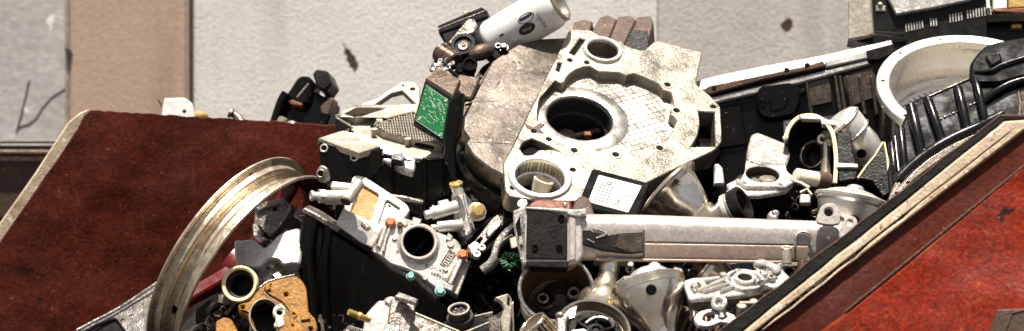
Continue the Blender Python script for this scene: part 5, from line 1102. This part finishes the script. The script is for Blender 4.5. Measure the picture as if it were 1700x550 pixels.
# ================================================================== MACHINE, TOP RIGHT
f = F(1570,20,0.42,(-0.10,-0.96,0.22)); T = thing('vented_machine', 'dark machine casing with rows of white vent slots at the top right corner', 'machine', f, drop=120)
b = B('casing', 'black_plastic', T); b.pix(f, [(1446,-60),(1800,-90),(1800,90),(1500,120),(1446,120)], w0=-120, w1=0, b=3)
b = B('side_panel', 'dusty_pale_casting', T); b.pix(F(1430,20,.40,(-.35,-.9,.2)), [(1409,-60),(1441,-60),(1449,56),(1440,60),(1407,66)], w0=-14, w1=0, b=2)
b = B('sloped_panel', 'white_cast', T); b.pix(f, [(1464,-50),(1700,-70),(1612,0),(1550,13),(1488,24),(1476,0)], w0=-2, w1=12, b=2)
b = B('base_lip', 'black_plastic', T); b.pix(f, [(1408,66),(1450,56),(1505,62),(1504,70),(1440,72)], w0=-40, w1=4, b=1); b.pix(f, [(1450,52),(1500,54),(1500,60),(1450,60)], w0=-4, w1=3, b=1)
b = B('corner_bolt', 'dusty_pale_casting', T); b.ball(f, *f.pp(1461,9), 2, 5, 5, 5); b.box(f.at(1462,14), -8, 8, -6, 4, -2, 3, 2)
b = B('vent_slot', 'white_cast', T)
def slots(x0, x1, n, ya, yb, h):
    for k in range(n):
        t = k/(n-1); x = x0+(x1-x0)*t; y = ya+(yb-ya)*t; b.plate(f, rnd(f.L([(x-1.1,y),(x+1.1,y),(x+2.0,y+h),(x-.2,y+h)],1.5),.6), (), -3, 1.5, .3)
slots(1504,1531,7,40,34,13); slots(1545,1554,3,31,30,13); slots(1577,1596,5,24,20,14); slots(1606,1649,10,17,10,14)
b = B('light_block', 'white_paint', T); b.pix(f, [(1648,-40),(1672,-40),(1672,14),(1649,16)], w0=0, w1=16, b=1.5); b.pix(f, [(1636,-20),(1642,-20),(1644,14),(1638,14)], w0=0, w1=8, b=1)
b = B('red_ledge', 'orange_rust', T); b.pix(f, [(1650,16),(1760,10),(1760,20),(1690,22),(1652,20)], w0=0, w1=20, b=1.5)
b = B('brass_block', 'brass', T); b.pix(f, [(1674,-40),(1720,-40),(1720,11),(1674,13)], w0=0, w1=10, b=1.5); b.pix(f, [(1678,34),(1696,33),(1697,46),(1680,46)], w0=0, w1=12, b=1.5)
b = B('black_beam', 'dark_void', T); b.pix(f, [(1640,24),(1760,18),(1760,36),(1640,38)], w0=0, w1=22, b=2)

# ================================================================== LOWER RIGHT: COVER, FINS, DISH
f = F(1225,470,-0.42,(0.03,-0.46,0.89)); T = thing('white_cover', 'bright white cast cover with a raised ring under the swing arm', 'cover', f)
b = B('plate', 'white_cast', T); b.pix(f, [(1134,466),(1150,461),(1170,460),(1212,456),(1250,448),(1298,446),(1312,460),(1294,476),(1222,490),(1144,496)], w0=-8, w1=0, b=2, r=5, ph=[[(1148,476),(1158,466),(1164,470),(1162,484),(1152,487)],[(1170,466),(1196,460),(1196,468),(1176,474)]])
b = B('edge_wall', 'dull_grey_casting', T); b.pix(f, [(1138,468),(1170,464),(1300,452),(1308,462),(1292,476),(1222,490),(1146,494)], w0=-34, w1=-9, b=2, r=4)
b = B('raised_ring', 'white_cast', T); u, v = f.pp(1236,469); b.ring(f, u, v, 33, 27, -2, 7); b.ring(f, u, v, 19, 12, -2, 11); b.cyl(f, u, v, 24, -2, 4)
b = B('ring_hole', 'dark_void', T); b.cyl(f, u, v, 11, 0, 8)
b = B('stiffening_rib', 'white_cast', T)
for x0, y0, x1, y1 in ((1160,486,1212,466),(1168,488,1214,474),(1178,478,1208,464),(1196,488,1222,478),(1258,474,1290,462),(1262,462,1292,456)): b.plate(f, band(f.L([(x0,y0),(x1,y1)]),4), (), -2, 8, 1.5)
b = B('boss', 'bright_cast_aluminium', T)
for x, y, r in ((1152,480,7),(1200,462,6),(1268,456,8),(1286,452,7),(1224,456,6),(1280,466,8)): b.cyl(f, *f.pp(x,y), r, -4, 9, 20); 
b = B('boss_hole', 'dark_void', T)
for x, y, r in ((1268,456,4),(1286,452,3.5),(1280,466,4)): b.cyl(f, *f.pp(x,y), r, 4, 9.6, 14)
b = B('foot', 'dusty_pale_casting', T); b.cyl(f, *f.pp(1232,500), 8, -40, -8); b.cyl(f, *f.pp(1252,492), 7, -40, -8); b.box(f.at(1240,496), -12, 24, -3, 3, -30, -6)
f = F(1230,448,-0.28,(-0.1,-0.55,0.83)); T = thing('black_disc', 'dark disc with a bright rim behind the bright white cover', 'disc', f)
b = B('disc', 'dark_oily_casting', T); b.lathe(f, [(0,-4),(30,-6),(56,0),(60,0),(62,-4),(60,-14)], n=70)
b = B('chip', 'tarnished_polished_metal', T)
for k in range(9): t = k*.7; b.cyl(f, 46*math.cos(t), 46*math.sin(t), 4, -4, 3, 14)
f = F(1165,450,-0.30,(-0.75,-0.1,0.62)); T = thing('chrome_lamp_shell', 'chrome lamp shell lying under the swing arm beside the widest funnel', 'lamp shell', f)
b = B('bowl', 'polished_aluminium', T); b.lathe(f, [(40,0),(39,-10),(34,-40),(26,-70),(10,-90),(0,-94)], n=60)
b = B('rim', 'tarnished_polished_metal', T); b.lathe(f, [(38,4),(43,4),(44,-4),(38,-4)], closed=True, n=60); b.lathe(f, [(36,9),(40,9),(40,5),(36,5)], closed=True, n=60)
f = F(1150,530,-0.36,(-0.75,-0.45,0.48)); T = thing('cooling_fins', 'dark block of rounded cooling fins beside the right red wall', 'finned block', f)
for k in range(8):
    b = B('fin', 'dusty_brown_casting', T); g = F(1128+k*10,524+k*4,-.37+k*.012,(-.72,-.5,.48)); b.plate(g, rnd([(-20,-60),(20,-60),(22,6),(12,18),(-8,16),(-20,4)],9), (), -3, 2, 1.2)
b = B('core', 'dark_void', T); b.ptube([(1128,545,-.35),(1215,575,-.27)], 20, 20)
f = F(1184,526,-0.48,(-0.05,-0.6,0.8)); b = solo('white_gasket', 'white looped metal gasket lying on the dark cooling fins', 'gasket', 'white_cast')
b.plate(f, spl(f.L([(1152,530),(1160,518),(1176,513),(1196,512),(1208,518),(1222,526),(1216,536),(1196,534),(1180,540),(1162,540)]),3), [spl(f.L([(1166,529),(1172,520),(1184,518),(1186,528),(1174,534)]),3), spl(f.L([(1192,526),(1202,520),(1208,526),(1198,531)]),3)], -8, 0, 1.5)
b2 = B('red_spacer', 'red_paint', b); b2.box(f.at(1206,524), -6, 8, -5, 6, -14, -8); b2.box(f.at(1166,530), -8, 8, -6, 6, -14, -8.5)
f = F(1194,504,-0.47,(-0.3,-0.8,0.5)); b = solo('eye_bolt', 'white eye bolt standing between white cover and white gasket', 'eye bolt', 'white_cast')
b.lathe(f, [(6,-4),(6,4),(9,6),(13,4),(14,0),(13,-4),(9,-6)], closed=True, n=32); b.ptube([(1196,512,-.47),(1199,528,-.48)], 4, 12); b.ball(f, 0, 4, -3, 9, 8, 3)
f = F(1265,440,-0.44,(0,-0.7,0.7)); b = solo('crumpled_foil', 'crumpled white metal lump between swing arm and white cover', 'metal lump', 'white_cast')
b.ball(f, 0, 0, 0, 15, 10, 9, 9, 6); b.ball(f, 14, -6, 2, 9, 9, 7, 7, 5); b.ball(f, 22, -14, 3, 10, 12, 9, 8, 5)
f = F(1140,458,-0.36,(0.2,-0.6,0.75)); b = solo('white_tray', 'white sheet metal box corner behind the widest funnel', 'box', 'bright_cast_aluminium'); b.pix(f, [(1118,438),(1134,444),(1136,462),(1120,470)], w0=-14, w1=0, b=2, r=2)
b = solo('brown_pipe', 'brown pipe lying against the inside of the right red wall', 'pipe', 'rust_dark_brown'); b.ptube([(1225,530,-.44),(1262,506,-.44),(1300,482,-.43)], 9, 18)
# ================================================================== BUILD, LIGHT, CAMERA
for b in ALL: b.build()
w = bpy.data.worlds.new('World'); SC.world = w; w.use_nodes = True
nt = w.node_tree; bg = nt.nodes['Background']; sky = nt.nodes.new('ShaderNodeTexSky'); sky.sky_type = 'NISHITA'; sky.sun_disc = False
SUNV = Vector((-0.04,-0.22,0.975)).normalized()
el = math.asin(SUNV.z); az = math.atan2(SUNV.x, SUNV.y)
sky.air_density = 0.8; sky.dust_density = 3.0; sky.ozone_density = 0.4
sky.sun_elevation = el; sky.sun_rotation = az
hs = nt.nodes.new('ShaderNodeHueSaturation'); hs.inputs['Saturation'].default_value = 0.4
nt.links.new(sky.outputs[0], hs.inputs['Color']); nt.links.new(hs.outputs[0], bg.inputs[0]); bg.inputs[1].default_value = 0.05
ld = bpy.data.lights.new('sun', 'SUN'); ld.energy = 5.0; ld.angle = R(1.5); ld.color = (1.0,0.935,0.84)
lo = bpy.data.objects.new('sun', ld); COL.objects.link(lo); lo.rotation_euler = SUNV.to_track_quat('Z', 'Y').to_euler(); lo.location = (0,0,6)
cd = bpy.data.cameras.new('camera'); cam = bpy.data.objects.new('camera', cd); COL.objects.link(cam)
cam.location = (0,-CAMD,CAMZ); cam.rotation_euler = (R(90),0,0); cd.sensor_width = 36; cd.lens = 36*FPX/1700; cd.clip_end = 300
cd.dof.use_dof = True; cd.dof.focus_distance = 3.95; cd.dof.aperture_fstop = 4.0
SC.camera = cam
SC.view_settings.view_transform = 'Standard'; SC.view_settings.look = 'None'; SC.view_settings.exposure = 1.0; SC.view_settings.gamma = 1
